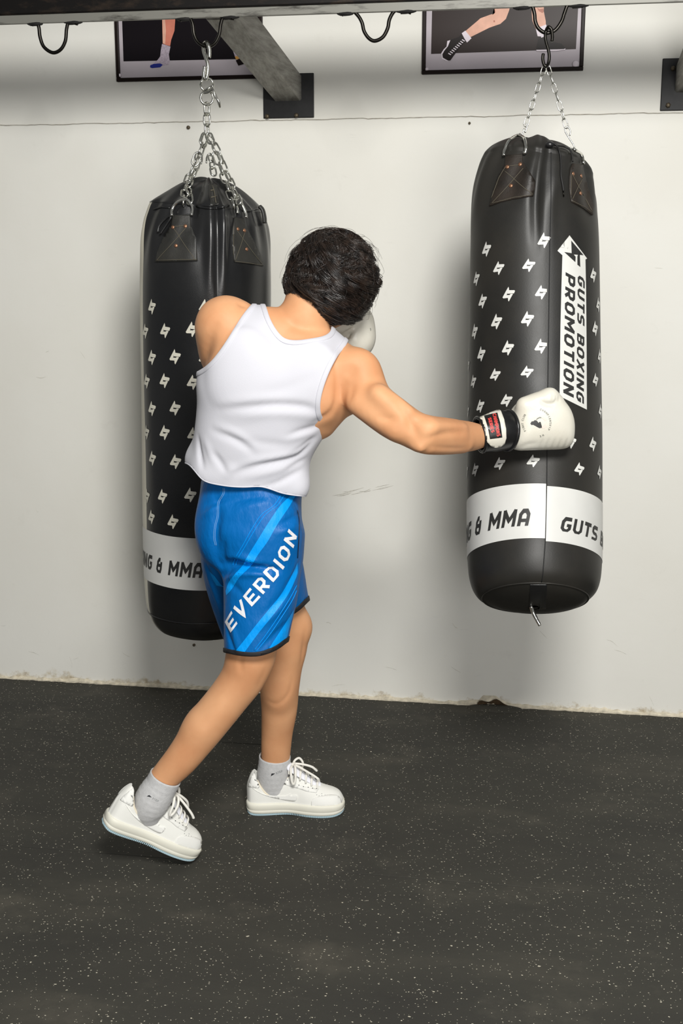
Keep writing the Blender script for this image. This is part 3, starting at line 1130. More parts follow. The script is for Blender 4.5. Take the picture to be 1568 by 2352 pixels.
# ------------------------------------------------------------------ framed posters
def poster(name, corners, art, label):
    """corners: pixel positions of bottom-left and bottom-right of the frame on the wall"""
    (x0, y0), (x1, y1) = corners
    y_face = UPPER_Y - .016
    a = on_y(x0, y0, y_face); b = on_y(x1, y1, y_face)
    z0 = (a[2] + b[2]) / 2
    zt = z0 + 1.42 * (b[0] - a[0])
    root = thing(name, ((a[0] + b[0]) / 2, UPPER_Y, z0), label, 'poster', 'framed boxing posters')
    fw = .012
    Geo().box((a[0] + fw, UPPER_Y - .006, z0 + fw), (b[0] - fw, UPPER_Y - .0005, zt - fw)).obj('print_sheet', M['paper'], root, smooth=False)
    for lo, hi in (((a[0], z0), (b[0], z0 + fw)), ((a[0], zt - fw), (b[0], zt)), ((a[0], z0 + fw), (a[0] + fw, zt - fw)), ((b[0] - fw, z0 + fw), (b[0], zt - fw))):
        Geo().box((lo[0], y_face, lo[1]), (hi[0], UPPER_Y - .0005, hi[1]), bev=.002).obj('frame_bar', M['frame'], root, smooth=False)
    y_s = UPPER_Y - .0064
    for k, (nm, mat, poly) in enumerate(art):
        P = []
        for q in poly:
            if len(q) == 3:                      # third value: metres above the frame's foot (parts above the picture)
                p = on_y(q[0], 60, y_s); P.append((p[0], y_s - .0003 * k, z0 + q[2]))
            else:
                p = on_y(q[0], q[1], y_s); P.append((p[0], y_s - .0003 * k, p[2]))
        bm_ = bmesh.new()
        f = bm_.faces.new([bm_.verts.new(p) for p in P])
        f.normal_update()
        if f.normal.y > 0: f.normal_flip()
        bmesh.ops.triangulate(bm_, faces=[f])
        Geo().bm(bm_).obj(nm, M[mat], root, smooth=False)
    return root, a, b, z0, zt


def zz(x, z, o=(960, 0), s=3.92):                 # reading off an enlarged crop of the photograph
    return (o[0] + x / s, o[1] + z / s)


A = lambda *pts: [zz(x, y) for x, y in pts]
art_r = [
    ('photograph', 'photo_brown', [zz(116, 486), zz(1420, 442), (*zz(1448, 0), .52), (*zz(132, 0), .52)]),
    ('printed_leg', 'photo_skin', [(*zz(676, 0), .30)] + A((676, 60), (690, 120), (640, 135), (560, 165), (520, 200), (425, 280), (470, 335), (560, 290), (640, 250), (740, 215), (790, 170), (820, 90), (828, 40)) + [(*zz(840, 0), .30)]),
    ('printed_knee_shade', 'photo_skin_shade', A((690, 118), (676, 60), (684, 60), (697, 110), (668, 135))),
    ('printed_knee_shade', 'photo_skin_shade', A((676, 185), (690, 182), (692, 198), (680, 202))),
    ('printed_sock', 'photo_white', A((392, 300), (425, 276), (480, 345), (440, 384), (418, 350))),
    ('printed_shoe_edge', 'photo_white', A((262, 370), (290, 362), (268, 420), (235, 460), (220, 490), (225, 520), (275, 548), (262, 552), (214, 532), (208, 480), (230, 445), (256, 420))),
    ('printed_shoe', 'photo_shoe', A((290, 362), (360, 335), (392, 310), (425, 372), (375, 430), (330, 490), (290, 545), (268, 546), (222, 520), (218, 490), (235, 458), (268, 418))),
    ('printed_leg', 'photo_skin', [(*zz(1022, 0), .30)] + A((1018, 60), (1028, 190), (1060, 262), (1090, 250), (1150, 232), (1148, 190), (1130, 100), (1132, 40)) + [(*zz(1132, 0), .30)]),
    ('printed_knee_shade', 'photo_skin_shade', A((1070, 70), (1090, 85), (1128, 78), (1130, 108), (1118, 118), (1085, 100))),
    ('printed_sock', 'photo_white', A((1060, 262), (1092, 245), (1152, 222), (1158, 250), (1130, 300), (1140, 345), (1112, 362), (1105, 330), (1075, 328), (1068, 300))),
    ('printed_shoe', 'photo_shoe', A((1082, 350), (1140, 330), (1195, 375), (1290, 395), (1326, 436), (1310, 446), (1062, 450), (1070, 400))),
    ('printed_sole', 'photo_white', A((1062, 450), (1310, 444), (1326, 436), (1322, 450), (1240, 462), (1066, 462))),
]
for k in range(9):
    x0, y0 = 283 + k * 15.5, 490 - k * 15.2
    art_r.append(('printed_lace', 'photo_white', A((x0 - 14, y0 - 6), (x0 - 8, y0 - 13), (x0 + 16, y0 + 2), (x0 + 10, y0 + 9))))
pr, pa, pb, pz0, pzt = poster('framed_poster', ((968, 172), (1339, 160)), art_r, 'framed poster of a lunging boxer in black laced boots, behind the right hook')
for cx, cz, r in ((980, 159, .006), (1322, 147, .011)):
    c = on_y(cx, cz, UPPER_Y - .011)
    g = Geo(); g.tube([c + (0, .006, 0), c + (0, -.002, 0), c + (0, -.005, 0)], [r, r, r * .6], 14)
    g.obj('mounting_screw', M['photo_white'], pr)

B = lambda *pts: [zz(x, y, (250, 40), 4.238) for x, y in pts]
bz = lambda x, h: (*zz(x, 0, (250, 40), 4.238), h)
art_l = [
    ('photograph', 'photo_black', B((142, 428), (1480, 402)) + [bz(1490, .52), bz(132, .52)]),
    ('printed_leg', 'photo_skin_red', [bz(522, .30)] + B((520, 100), (524, 255), (560, 270), (596, 278), (606, 220), (638, 130), (645, 30)) + [bz(648, .30)]),
    ('printed_leg_light', 'photo_skin', [bz(524, .30)] + B((522, 100), (524, 250), (548, 262), (556, 130), (548, 30)) + [bz(548, .30)]),
    ('printed_sock', 'photo_sock', B((518, 258), (600, 284), (584, 360), (594, 430), (580, 460), (530, 468), (450, 462), (430, 452), (470, 420), (500, 380), (506, 320))),
    ('printed_toe', 'photo_blue', B((404, 466), (440, 452), (500, 448), (526, 462), (500, 486), (420, 494), (402, 486))),
    ('printed_leg', 'photo_sock', B((1200, 300), (1230, 390), (1280, 390), (1290, 300))),
    ('printed_shoe', 'photo_shoe', B((1236, 420), (1290, 395), (1340, 440), (1320, 452), (1262, 470))),
    ('printed_cuff', 'photo_gold', B((1226, 382), (1268, 372), (1280, 400), (1240, 412))),
]
pl_, _, _, _, _ = poster('framed_poster', ((267, 187), (603, 180.2)), art_l, 'framed poster with a bare leg in a blue-toed sock, behind the left hook')
c = on_y(274, 173, UPPER_Y - .011)
g = Geo(); g.tube([c + (0, .006, 0), c + (0, -.002, 0), c + (0, -.005, 0)], [.006, .006, .004], 14)
g.obj('mounting_screw', M['photo_white'], pl_)
# ------------------------------------------------------------------ punching bags
class Bag:
    def __init__(s, stations, seam_px, fold):
        """stations bottom to top: (py, px centre, half width in px, world y of the axis)"""
        rows = []
        for py, cx, hw, y in stations:
            c = on_y(cx, py, y)
            r = abs(on_y(cx + hw, py, y)[0] - c[0])
            rows.append((*c, r))
        s.C = catmull(rows, 10)
        s.C[:, 3] = np.maximum(s.C[:, 3], .002)
        T = np.gradient(s.C[:, :3], axis=0)
        s.T = T / np.linalg.norm(T, axis=1)[:, None]
        # section frames follow the overall axis smoothly
        for _ in range(12):
            s.T[1:-1] = (s.T[:-2] + s.T[1:-1] * 2 + s.T[2:]) / 4
        s.T /= np.linalg.norm(s.T, axis=1)[:, None]
        to = CAM - s.C[:, :3]
        to[:, 2] = 0
        e2 = to - (to * s.T).sum(1)[:, None] * s.T
        s.e2 = e2 / np.linalg.norm(e2, axis=1)[:, None]
        s.e1 = np.cross(s.e2, s.T) * -1
        if s.e1[len(s.e1) // 2][0] < 0: s.e1 = -s.e1
        s.fold = fold
        s.ypx = project(s.C[:, :3])[:, 1]
        s.n = len(s.C)

    def at(s, u, k):
        """surface point at angle u (radians, 0 = towards the camera) and row k (float)"""
        k = float(np.clip(k, 0, s.n - 1.001))
        i = int(k); t = k - i
        L = lambda A: A[i] * (1 - t) + A[i + 1] * t
        c = L(s.C); e1 = L(s.e1); e2 = L(s.e2)
        y = s.ypx[i] * (1 - t) + s.ypx[i + 1] * t
        d = math.sin(u) * e1 + math.cos(u) * e2
        return c[:3] + d * (c[3] + s.fold(u, y, c[3])), d

    def row(s, py, u=0.0):
        """row whose surface point at angle u is seen at height py in the photograph"""
        ks = np.linspace(0, s.n - 1.01, 400)
        y = [project(s.at(u, k)[0])[1] for k in ks]
        return ks[int(np.argmin(np.abs(np.array(y) - py)))]

    def grid(s, k0, k1, u0=-math.pi, u1=math.pi, nu=144, off=0.0, sub=1):
        ks = np.linspace(k0, k1, max(2, int((k1 - k0) * sub) + 1))
        us = np.linspace(u0, u1, nu, endpoint=not abs(u1 - u0 - 2 * math.pi) < 1e-6)
        out = []
        for k in ks:
            r = []
            for u in us:
                p, d = s.at(u, k)
                r.append(p + d * off)
            out.append(r)
        return out


def sm(x, a, b):
    t = min(1, max(0, (x - a) / (b - a)))
    return t * t * (3 - 2 * t)


def gauss(x, c, w):
    return math.exp(-((x - c) / w) ** 2)


LOGO = [[(.47, 1.0), (.515, .87), (.52, .755), (.93, .72), (.985, .66), (.90, .50), (.40, .52), (.37, .60), (.30, .66)],
        [(.47, 1.0), (.30, .66), (.37, .60), (.37, .50), (.33, .44), (.30, .43), (.0, .31)],
        [(.0, .31), (.07, .24), (.44, .24), (.55, .43), (.30, .43)],
        [(.44, .24), (.455, .06), (.51, 0), (.82, .46), (.80, .485), (.64, .485), (.56, .43)]]


def logo_at(bag, bvh, px, py, hpx, mat, root, off=.0009, wk=1.0):
    p = cast_px(bvh, px, py)
    if p is None: return
    # nearest (u, k)
    k = bag.row(py, 0.0)
    for _ in range(3):
        i = int(min(bag.n - 2, k))
        rel = p - bag.C[i, :3]
        u = math.atan2(rel @ bag.e1[i], rel @ bag.e2[i])
        k = bag.row(py, u)
    p0, d = bag.at(u, k)
    i = int(min(bag.n - 2, k))
    R = bag.C[i, 3]
    step = np.linalg.norm(bag.C[i + 1, :3] - bag.C[i, :3])
    H = hpx / FOCAL * (np.dot(p0 - CAM, FW))
    def fn(x, y):
        q, dd = bag.at(u + (x - .49) * H * .86 * wk / R, k + (y - .5) * H / step)
        return q + dd * off, dd
    decal('printed_mark', LOGO, .22, fn, mat, root)


def patch_part(name, poly, bvh, mat, root, thick=.0035):
    return decal(name, [poly], 7, px_map(bvh, .0005), mat, root, thick=thick)


def rivet(bvh, px, py, root, r=.0052):
    d = px_map(bvh, .0042)(px, py)
    if d is None: return
    p, n = d
    g = Geo(); g.tube([p - n * .002, p + n * .0008, p + n * .002], [r, r, r * .55], 10)
    g.obj('rivet', M['copper'], root)


def stitch(bvh, pts, root, r=.0007, mat=None, off=.0045, name='stitching'):
    P = []
    n = max(2, int(max(abs(pts[0][0] - pts[-1][0]), abs(pts[0][1] - pts[-1][1])) / 6))
    for a, b in zip(pts[:-1], pts[1:]):
        m = max(2, int(math.hypot(a[0] - b[0], a[1] - b[1]) / 5))
        for t in np.linspace(0, 1, m, endpoint=False):
            q = cast_px(bvh, a[0] + (b[0] - a[0]) * t, a[1] + (b[1] - a[1]) * t, off)
            if q is not None: P.append(q)
    q = cast_px(bvh, *pts[-1], off)
    if q is not None: P.append(q)
    if len(P) < 2: return
    g = Geo(); g.tube(P, r, 5)
    g.obj(name, mat or M['thread'], root)


def ring_px(pts, y_of, root, r=.0040, name='d_ring', mat=None, n=6):
    P = catmull([on_y(x, y, y_of) if not callable(y_of) else y_of(x, y) for x, y in pts], n)
    g = Geo(); g.tube(P, r, 9)
    return g.obj(name, mat or M['chrome'], root)


# ---- left bag: glossy, hangs straight
def fold_l(u, y, r):
    us = math.radians(9.8)
    f = 0.0
    top = sm(700, 0, 1)
    w = sm(-y, -700, -520)                                # folds fade out downwards
    du = u - us
    f += w * (.011 * gauss(du, -.11, .062) + .011 * gauss(du, .10, .055) - .004 * gauss(du, 0, .022))
    f += w * .009 * math.sin(4 * u + .6) * sm(-y, -640, -500)
    f += sm(-y, -600, -500) * (-.012) * (gauss(du, -.36, .10) + gauss(du, .40, .10))
    f += sm(-y, -640, -520) * .003 * math.sin(17 * u + y * .02)
    f -= .0022 * gauss(du, 0, .012)
    f += .0012 * math.sin(3 * u + y * .006) + .0008 * math.sin(7 * u - y * .011)
    return f


Y_L = BEAM_YC
bag_l = Bag([(1452, 476, 8, Y_L), (1450, 476, 55, Y_L), (1441, 476, 92, Y_L), (1424, 475, 116, Y_L), (1396, 474, 130, Y_L), (1350, 473, 136, Y_L), (1250, 473, 138.5, Y_L),
             (1000, 472.5, 141, Y_L), (800, 472, 144, Y_L), (650, 472, 146, Y_L), (570, 472, 143, Y_L), (520, 473, 135, Y_L), (494, 474, 127, Y_L), (478, 475, 121, Y_L)], None, fold_l)
ROOT_L = thing('punching_bag', bag_l.C[0, :3] * [1, 1, 1], 'glossy black punching bag hanging behind the boxer, on the left', 'punching bag')
def split_u(bag, root, name, k0, k1, u0, u1, mat, nu=144):
    g = bag.grid(k0, k1, u0, u1, nu)
    return grid_obj(name, g, mat, root, closed_u=abs(u1 - u0 - 2 * math.pi) < 1e-6)
U_CREAM0, U_CREAM1 = math.radians(-69), math.radians(-205)
body_l = split_u(bag_l, ROOT_L, 'bag_body', 0, bag_l.n - 1, U_CREAM0, math.radians(155), M['vinyl_gloss'], 150)
back_l = split_u(bag_l, ROOT_L, 'back_panel', 0, bag_l.n - 1, U_CREAM1, U_CREAM0, M['vinyl_cream'], 70)
back_l['label'] = 'cream side panel'
# lip and gathered top
def dome(bag, root, tops, mat, amp, nf, name='gathered_top', seedp=0.0):
    k = bag.n - 1.01
    us = np.linspace(-math.pi, math.pi, 144, endpoint=False)
    rim = np.array([bag.at(u, k)[0] for u in us])
    grid = [rim, rim * 1.0]
    c0 = bag.C[-1, :3]
    rows = []
    for (f, pxy, w) in tops:                              # f: radius factor of the rim, pxy: centre seen in the photo
        c = on_y(pxy[0], pxy[1], pxy[2] if len(pxy) > 2 else c0[1])
        rows.append((*c, f, w))
    R = catmull([(*c0, 1.0, 0.0)] + rows, 6)
    out = []
    for row in R:
        c, f, w = row[:3], row[3], row[4]
        ring = []
        for u, p in zip(us, rim):
            d = (p - c0)
            k2 = 1 + amp * w * (math.sin(nf * u + seedp) + .5 * math.sin((nf + 3) * u + 1.3))
            q = c + d * max(f, .01) * k2
            ring.append(q + np.array([0, 0, .006 * w * math.sin((nf - 2) * u + 2)]))
        out.append(ring)
    return grid_obj(name, out, mat, root)
top_l = dome(bag_l, ROOT_L, [(1.0, (475, 475), .1), (.93, (476, 467), .5), (.75, (478, 450), .8), (.52, (479, 430), 1.0), (.28, (480, 416), 1.0), (.10, (481, 411), .6), (.02, (481, 412), 0)], M['vinyl_gloss'], .05, 9)
bvh_l = bvh_of(body_l, back_l, top_l)
stitch(bvh_l, [(497, 482), (497, 560), (497, 640), (497, 760), (496, 900)], ROOT_L, .0013, M['thread_black'], .0002, 'seam')
kb = bag_l.row(1432, 0)
P = [bag_l.at(u, kb)[0] + bag_l.at(u, kb)[1] * .0005 for u in np.linspace(-math.pi, math.pi, 120, endpoint=False)]
g = Geo(); g.tube(P, .0024, 6, closed=True); g.obj('bottom_seam', M['vinyl_gloss'], ROOT_L)
# rim fold seen at the front between the straps
stitch(bvh_l, [(452, 474), (470, 478), (490, 479), (508, 477), (524, 473)], ROOT_L, .0035, M['vinyl_gloss'], .001, 'rim_fold')
stitch(bvh_l, [(353, 481), (372, 476), (392, 478)], ROOT_L, .0028, M['vinyl_gloss'], .001, 'rim_fold')
stitch(bvh_l, [(556, 484), (575, 484), (594, 478)], ROOT_L, .0028, M['vinyl_gloss'], .001, 'rim_fold')
# lacing flap on the top
patch_part('lacing_flap', [(479, 424), (497, 424), (503, 470), (483, 474)], bvh_l, M['patch_black'], ROOT_L, .003)
stitch(bvh_l, [(483, 440), (494, 437)], ROOT_L, .0014, M['thread'], .004, 'lacing')
stitch(bvh_l, [(484, 456), (496, 452)], ROOT_L, .0014, M['thread'], .004, 'lacing')
stitch(bvh_l, [(486, 430), (490, 446), (493, 468)], ROOT_L, .0012, M['thread'], .005, 'lacing')

PL1 = [(398.6, 496), (437, 494), (438, 516), (445, 532), (450, 545), (454, 600), (405, 601), (357, 602), (363, 578), (375, 550), (393, 520)]
PL2 = [(537, 500), (558, 502), (561, 519), (580, 552), (596, 586), (603, 612), (570, 606), (537, 602), (533, 578), (531, 550), (533, 525)]
for P_, xs_, rv in ((PL1, [((399, 524), (449, 598)), ((430, 522), (361, 600)), ((398, 521), (430, 519)), ((360, 598), (452, 596))], ((398.5, 523), (426.5, 520.5), (405, 565))),
                    (PL2, [((541, 530), (598, 606)), ((560, 534), (539, 598)), ((539, 600), (600, 609)), ((534, 520), (535, 585))], ((543.6, 527), (559, 530), (564, 573)))):
    pt = patch_part('strap_patch', P_, bvh_l, M['patch_black'], ROOT_L)
    for s_ in xs_: stitch(bvh_l, list(s_), pt)
    for r_ in rv: rivet(bvh_l, *r_, pt)
g = Geo(); g.tube(catmull([on_y(x, y, BEAM_YC - .01) for x, y in ((596, 474), (603, 482), (607, 498), (608, 513))], 4), [.006] * 13, 8, flat=2.2, up=(0, 1, 0)); g.obj('side_strap', M['patch_black'], ROOT_L)
def shell_y(bvh, off, fallback):
    def f(x, y):
        q = cast_px(bvh, x, y, off)
        return q if q is not None else on_y(x, y, fallback)
    return f
fy = float(bag_l.at(0, bag_l.n - 2)[0][1])
ring_px([(401, 500), (403, 484), (413, 470), (427, 466), (438, 473), (443, 486), (441, 499)], shell_y(bvh_l, .012, fy), ROOT_L)
ring_px([(538, 494), (537, 480), (541, 468), (547, 463), (551, 474), (556, 490), (558, 503)], shell_y(bvh_l, .012, fy), ROOT_L)
ring_px([(365, 535), (368, 520), (382, 505), (392, 500), (396, 503), (385, 519), (370, 540)], shell_y(bvh_l, .007, fy), ROOT_L, r=.003, name='loose_cord', mat=M['vinyl_gloss'])

for x, y in [(349, 703), (471, 703), (334, 758), (379, 758), (441, 757), (349, 821), (402, 821), (337, 877), (378, 877), (443, 877), (349, 938), (402, 940), (337, 995),
             (378, 995), (444, 995), (350, 1056), (403, 1057), (338, 1136), (373, 1136), (437, 1138), (348, 1191), (397, 1195),
             (471, 821), (505, 757), (510, 877), (472, 940), (511, 995), (473, 1057), (506, 1138), (463, 1196), (560, 757), (565, 877), (540, 821), (541, 940), (541, 1057)]:
    logo_at(bag_l, bvh_l, x, y, 35, M['print_cream'], ROOT_L)


def band(bag, root, y0, y1, y_off, u_seam, mat, lead):
    """printed band in two pieces that do not quite meet in height at the seam"""
    for (ua, ub, dy) in ((u_seam - 2 * math.pi + math.pi, u_seam - .004, 0), (u_seam + .004, u_seam + math.pi, y_off)):
        kA, kB = bag.row(y1 + dy, u_seam), bag.row(y0 + dy, u_seam)
        g = [[(lambda q: q[0] + q[1] * .0007)(bag.at(u, k)) for u in np.linspace(ua, ub, 60)] for k in np.linspace(kA, kB, 12)]
        grid_obj('white_band', g, mat, root, closed_u=False)
    # lettering: the words run round each half of the bag
    kA, kB = bag.row(y1, u_seam), bag.row(y0, u_seam)
    kd = (bag.row(y1 + y_off, u_seam) - kA)
    i = int((kA + kB) / 2)
    R = bag.C[i, 3]
    step = np.linalg.norm(bag.C[i + 1, :3] - bag.C[i, :3])
    H = .30 * (kB - kA) * step
    lets, W = letters('GUTS BOXING & MMA', H, t=.215, shear=.2, gap=.17, wscale=.81)
    for (start, dk) in ((u_seam + lead, kd), (u_seam - lead * 1.25 - W / R, 0.0)):
        def fn(x, y, start=start, dk=dk):
            q, d = bag.at(start + x / R, kA + dk + (kB - kA) * .36 + y / step)
            return q + d * .0014, d
        for lt in lets: decal('printed_letter', lt, (.012, .02), fn, M['print_black'], root)


band(bag_l, ROOT_L, 1238, 1356, 2, math.radians(9.8), M['band_white'], .20)

# ---- right bag: matt, just hit, its foot swinging towards the boxer
def fold_r(u, y, r):
    us = math.radians(11.5)
    du = u - us
    w = sm(-y, -640, -470)
    f = w * (.004 * gauss(du, -.05, .05) - .010 * gauss(du, -.17, .07) + .005 * gauss(du, .06, .08))
    f += sm(-y, -560, -430) * (.007 * math.sin(4 * u + .2) - .010 * gauss(u, math.radians(58), .2))
    f += sm(-y, -520, -440) * .003 * math.sin(13 * u + y * .02)
    f -= .0024 * gauss(du, 0, .011)
    f += .0010 * math.sin(3 * u + y * .006)
    return f


def yr(py):
    return float(np.interp(py, [300, 400, 650, 900, 1100, 1250, 1420], [3.300, 3.280, 3.235, 3.170, 3.085, 3.000, 2.895]))


bag_r = Bag([(y, x, w, yr(y)) for y, x, w in
             [(1393, 1228, 8), (1392, 1228, 52), (1386, 1228, 92), (1375, 1228, 122), (1359, 1227.5, 141), (1335, 1227, 151), (1300, 1226.5, 155.5), (1240, 1226.5, 157), (1120, 1227, 157), (1000, 1227.5, 156),
              (900, 1227, 154.5), (780, 1226, 152.5), (650, 1226, 150), (560, 1225.5, 148.5), (490, 1225, 145), (440, 1227, 139), (405, 1231, 132), (382, 1235, 126)]], None, fold_r)
ROOT_R = thing('punching_bag', bag_r.C[0, :3], 'matt black punching bag on the right, hit by the white glove', 'punching bag')
body_r = split_u(bag_r, ROOT_R, 'bag_body', 0, bag_r.n - 1, -math.pi, math.pi, M['vinyl_matte'])
top_r = dome(bag_r, ROOT_R, [(.955, (1236, 370, 3.280), .15), (.86, (1237, 357, 3.285), .5), (.70, (1238, 344, 3.290), .8), (.50, (1237, 333, 3.295), 1.0), (.28, (1236, 326, 3.295), .9), (.08, (1238, 325, 3.295), .5), (.01, (1239, 326, 3.295), 0)], M['vinyl_matte'], .035, 7, seedp=1.1)
bvh_r = bvh_of(body_r, top_r)
stitch(bvh_r, [(1265, 350), (1265, 450), (1262, 560), (1260, 700), (1258, 850), (1256, 1000), (1255, 1120), (1252, 1240), (1246, 1320), (1243, 1338)], ROOT_R, .0014, M['thread_black'], .0002, 'seam')
# seam of the bottom disc and its reinforcing strip
kb = bag_r.row(1339, 0)
P = [bag_r.at(u, kb)[0] + bag_r.at(u, kb)[1] * .0005 for u in np.linspace(-math.pi, math.pi, 120, endpoint=False)]
g = Geo(); g.tube(P, .0022, 6, closed=True); g.obj('bottom_seam', M['vinyl_matte'], ROOT_R)
patch_part('bottom_strip', [(1217, 1342), (1256, 1342), (1253, 1398), (1214, 1400)], bvh_r, M['vinyl_gloss'], ROOT_R, .0012)
g = Geo(); g.tube(catmull([on_y(1219, 1392, yr(1400)), on_y(1224, 1407, yr(1400)), on_y(1232, 1423, yr(1400) - .004), on_y(1240, 1437, yr(1400) - .01)], 5), [.0050] * 10 + [.0046] * 6, 9)
g.obj('tether_ring', M['chrome'], ROOT_R)

PR1 = [(1162, 358), (1199, 355), (1200, 371), (1214, 392), (1227.4, 417.6), (1226, 435), (1222.5, 451), (1180, 458), (1150, 465), (1125, 474), (1131, 445), (1145, 406), (1161, 378)]
PR2 = [(1313, 376), (1335, 378), (1338, 396), (1350, 436), (1361, 472), (1359, 495), (1338, 479), (1310, 464), (1306, 435), (1307, 405), (1309, 386)]
for P_, xs_, rv in ((PR1, [((1160, 394), (1221, 447)), ((1203, 388), (1131, 468)), ((1129, 468), (1180, 455), (1220, 448)), ((1164, 384), (1197, 379)), ((1131, 455), (1148, 409), (1162, 385))], ((1166, 385), (1195, 379), (1174, 428))),
                    (PR2, [((1311, 402), (1356, 486)), ((1334, 410), (1312, 458)), ((1311, 462), (1338, 476), (1357, 490)), ((1309, 400), (1308, 450))], ((1313, 400), (1331, 405), (1330, 445)))):
    pt = patch_part('strap_patch', P_, bvh_r, M['patch_old'], ROOT_R)
    for s_ in xs_: stitch(bvh_r, list(s_), pt)
    for r_ in rv: rivet(bvh_r, *r_, pt)
fy = float(bag_r.at(0, bag_r.n - 2)[0][1])
ring_px([(1162, 362), (1164, 347), (1172, 331), (1188, 320), (1203, 326), (1210, 340), (1209, 354), (1203, 356)], shell_y(bvh_r, .010, fy), ROOT_R)
ring_px([(1316, 352), (1317, 342), (1322, 346), (1329, 360), (1333, 377)], shell_y(bvh_r, .008, fy + .02), ROOT_R)
# drawstring with its toggle
c = cast_px(bvh_r, 1262, 345, .004)
q = on_y(1262, 332, c[1])
bm_ = bmesh.new(); bmesh.ops.create_icosphere(bm_, subdivisions=2, radius=1)
for v in bm_.verts: v.co = Vector(q + np.array(v.co) * (.011, .008, .008))
Geo().bm(bm_).obj('cord_toggle', M['vinyl_gloss'], ROOT_R)
P = [on_y(1268, 329, c[1] + .002), on_y(1277, 333, c[1])] + [cast_px(bvh_r, x, y, .005) for x, y in ((1283, 352), (1286, 380), (1286, 405), (1289, 425), (1291, 440))]
g = Geo(); g.tube(catmull([p for p in P if p is not None], 5), .0024, 7); g.obj('drawstring', M['lace_black'], ROOT_R)
P = [cast_px(bvh_r, x, y, .004) for x, y in ((1291, 440), (1292, 452))]
g = Geo(); g.tube(P, .0018, 7); g.obj('cord_tip', M['rod'], ROOT_R)
P = [q] + [p for p in [cast_px(bvh_r, x, y, .004) for x, y in ((1280, 338), (1296, 341), (1308, 350), (1312, 372))] if p is not None]
g = Geo(); g.tube(catmull(P, 5), .0022, 7); g.obj('drawstring', M['lace_black'], ROOT_R)

for x, y in [(1117, 574), (1249, 553), (1145, 617), (1214, 610), (1094, 641), (1079, 605), (1108, 693), (1168, 677), (1243, 674), (1140, 740), (1211, 731), (1090, 759), (1077, 722),
             (1105, 814), (1166, 799), (1242, 795), (1137, 862), (1210, 853), (1087, 877), (1076, 838), (1103, 934), (1163, 921), (1075, 946), (1147, 1065), (1224, 1058), (1091, 1078), (1073, 1084),
             (1310, 1014), (1361, 1020), (1330, 1076), (1376, 1085), (1362, 632), (1373, 700), (1366, 753), (1376, 820), (1367, 872), (1378, 942)]:
    logo_at(bag_r, bvh_r, x, y, 36, M['print_white'], ROOT_R)

mp_ = px_map(bvh_r, .0008)
decal('title_panel', [[(1307, 540.6), (1347.3, 593.9), (1343.5, 596), (1345, 670), (1346.2, 805), (1346.7, 941), (1284.2, 910), (1285.5, 827), (1286.5, 744.5), (1288.5, 665), (1290.8, 586.4), (1279.4, 576), (1305.2, 571.5)]], 8, mp_, M['print_white'], ROOT_R)
mp2 = px_map(bvh_r, .0014)
decal('title_emblem', [[(1310.8, 552.7), (1338.9, 586.4), (1330.4, 585.5), (1328, 575), (1317.4, 570.5), (1316.4, 584.5), (1311.7, 581.7)], [(1330.4, 585.5), (1331.4, 613.5), (1324.8, 608), (1324.8, 590), (1328, 575)],
                       [(1316.4, 584.5), (1320.7, 590), (1320.2, 602.3), (1294.9, 579), (1311.7, 581.7)]], 8, mp2, M['print_black'], ROOT_R)
def column(txt, y0, y1, xb0, xb1, w0, w1):
    lets, W = letters(txt, 1.0, t=.22, shear=.34, gap=.22)
    W += .34
    def fn(x, y):
        t = x / W
        py = y0 + (y1 - y0) * t
        return mp2(xb0 + (xb1 - xb0) * t + y * (w0 + (w1 - w0) * t), py)
    for lt in lets: decal('printed_letter', lt, (.35, .5), fn, M['print_black'], ROOT_R)
column('GUTS BOXING', 631, 929, 1326, 1322.5, 15.5, 17)
column('PROMOTION', 625.5, 914, 1298, 1292.5, 22, 24)
band(bag_r, ROOT_R, 1109, 1237, 6, math.radians(9.8), M['band_white'], .20)

# ------------------------------------------------------------------ chains
_links = {}
def link_mesh(L, W, wire):
    key = (round(L, 4), round(W, 4), round(wire, 5))
    if key not in _links:
        pts = []
        r = W / 2
        for a in np.linspace(-math.pi / 2, math.pi / 2, 7): pts.append((0 + r * math.sin(a) * 1.0, 0, L / 2 - r + r * math.cos(a)))
        for a in np.linspace(math.pi / 2, 3 * math.pi / 2, 7): pts.append((r * math.sin(a), 0, -(L / 2 - r) + r * math.cos(a)))
        g = Geo(); g.tube(pts, wire, 8, closed=True)
        me = bpy.data.meshes.new('chain_link')
        me.from_pydata(g.v, [], g.f)
        me.polygons.foreach_set('use_smooth', [True] * len(me.polygons))
        me.materials.append(M['chain'])
        _links[key] = me
    return _links[key]


def link(p, q, roll, W, wire, root, name='chain_link'):
    """one link between two points (wire centre lines touch), turned about its length by roll"""
    p, q = np.array(p), np.array(q)
    d = q - p
    L = np.linalg.norm(d) + 2 * wire * .95
    me = link_mesh(L, W, wire)
    o = bpy.data.objects.new(name, me)
    COL.objects.link(o)
    o.parent = root
    z = Vector(unit(-d))
    x = Vector((1, 0, 0)); x = (x - z * x.dot(z)).normalized()
    y = z.cross(x)
    Rm = Matrix((x, y, z)).transposed() @ Matrix.Rotation(roll, 3, 'Z')
    o.matrix_local = Matrix.Translation(Vector((p + q) / 2 - ORIGIN[root.name])) @ Rm.to_4x4()
    return o


def chain(P, Q, n, W, wire, root, roll0=0.3):
    P, Q = np.array(P), np.array(Q)
    for i in range(n):
        a, b = P + (Q - P) * i / n, P + (Q - P) * (i + 1) / n
        link(a, b, roll0 + (i % 2) * math.pi / 2 + random.uniform(-.2, .2), W, wire, root)


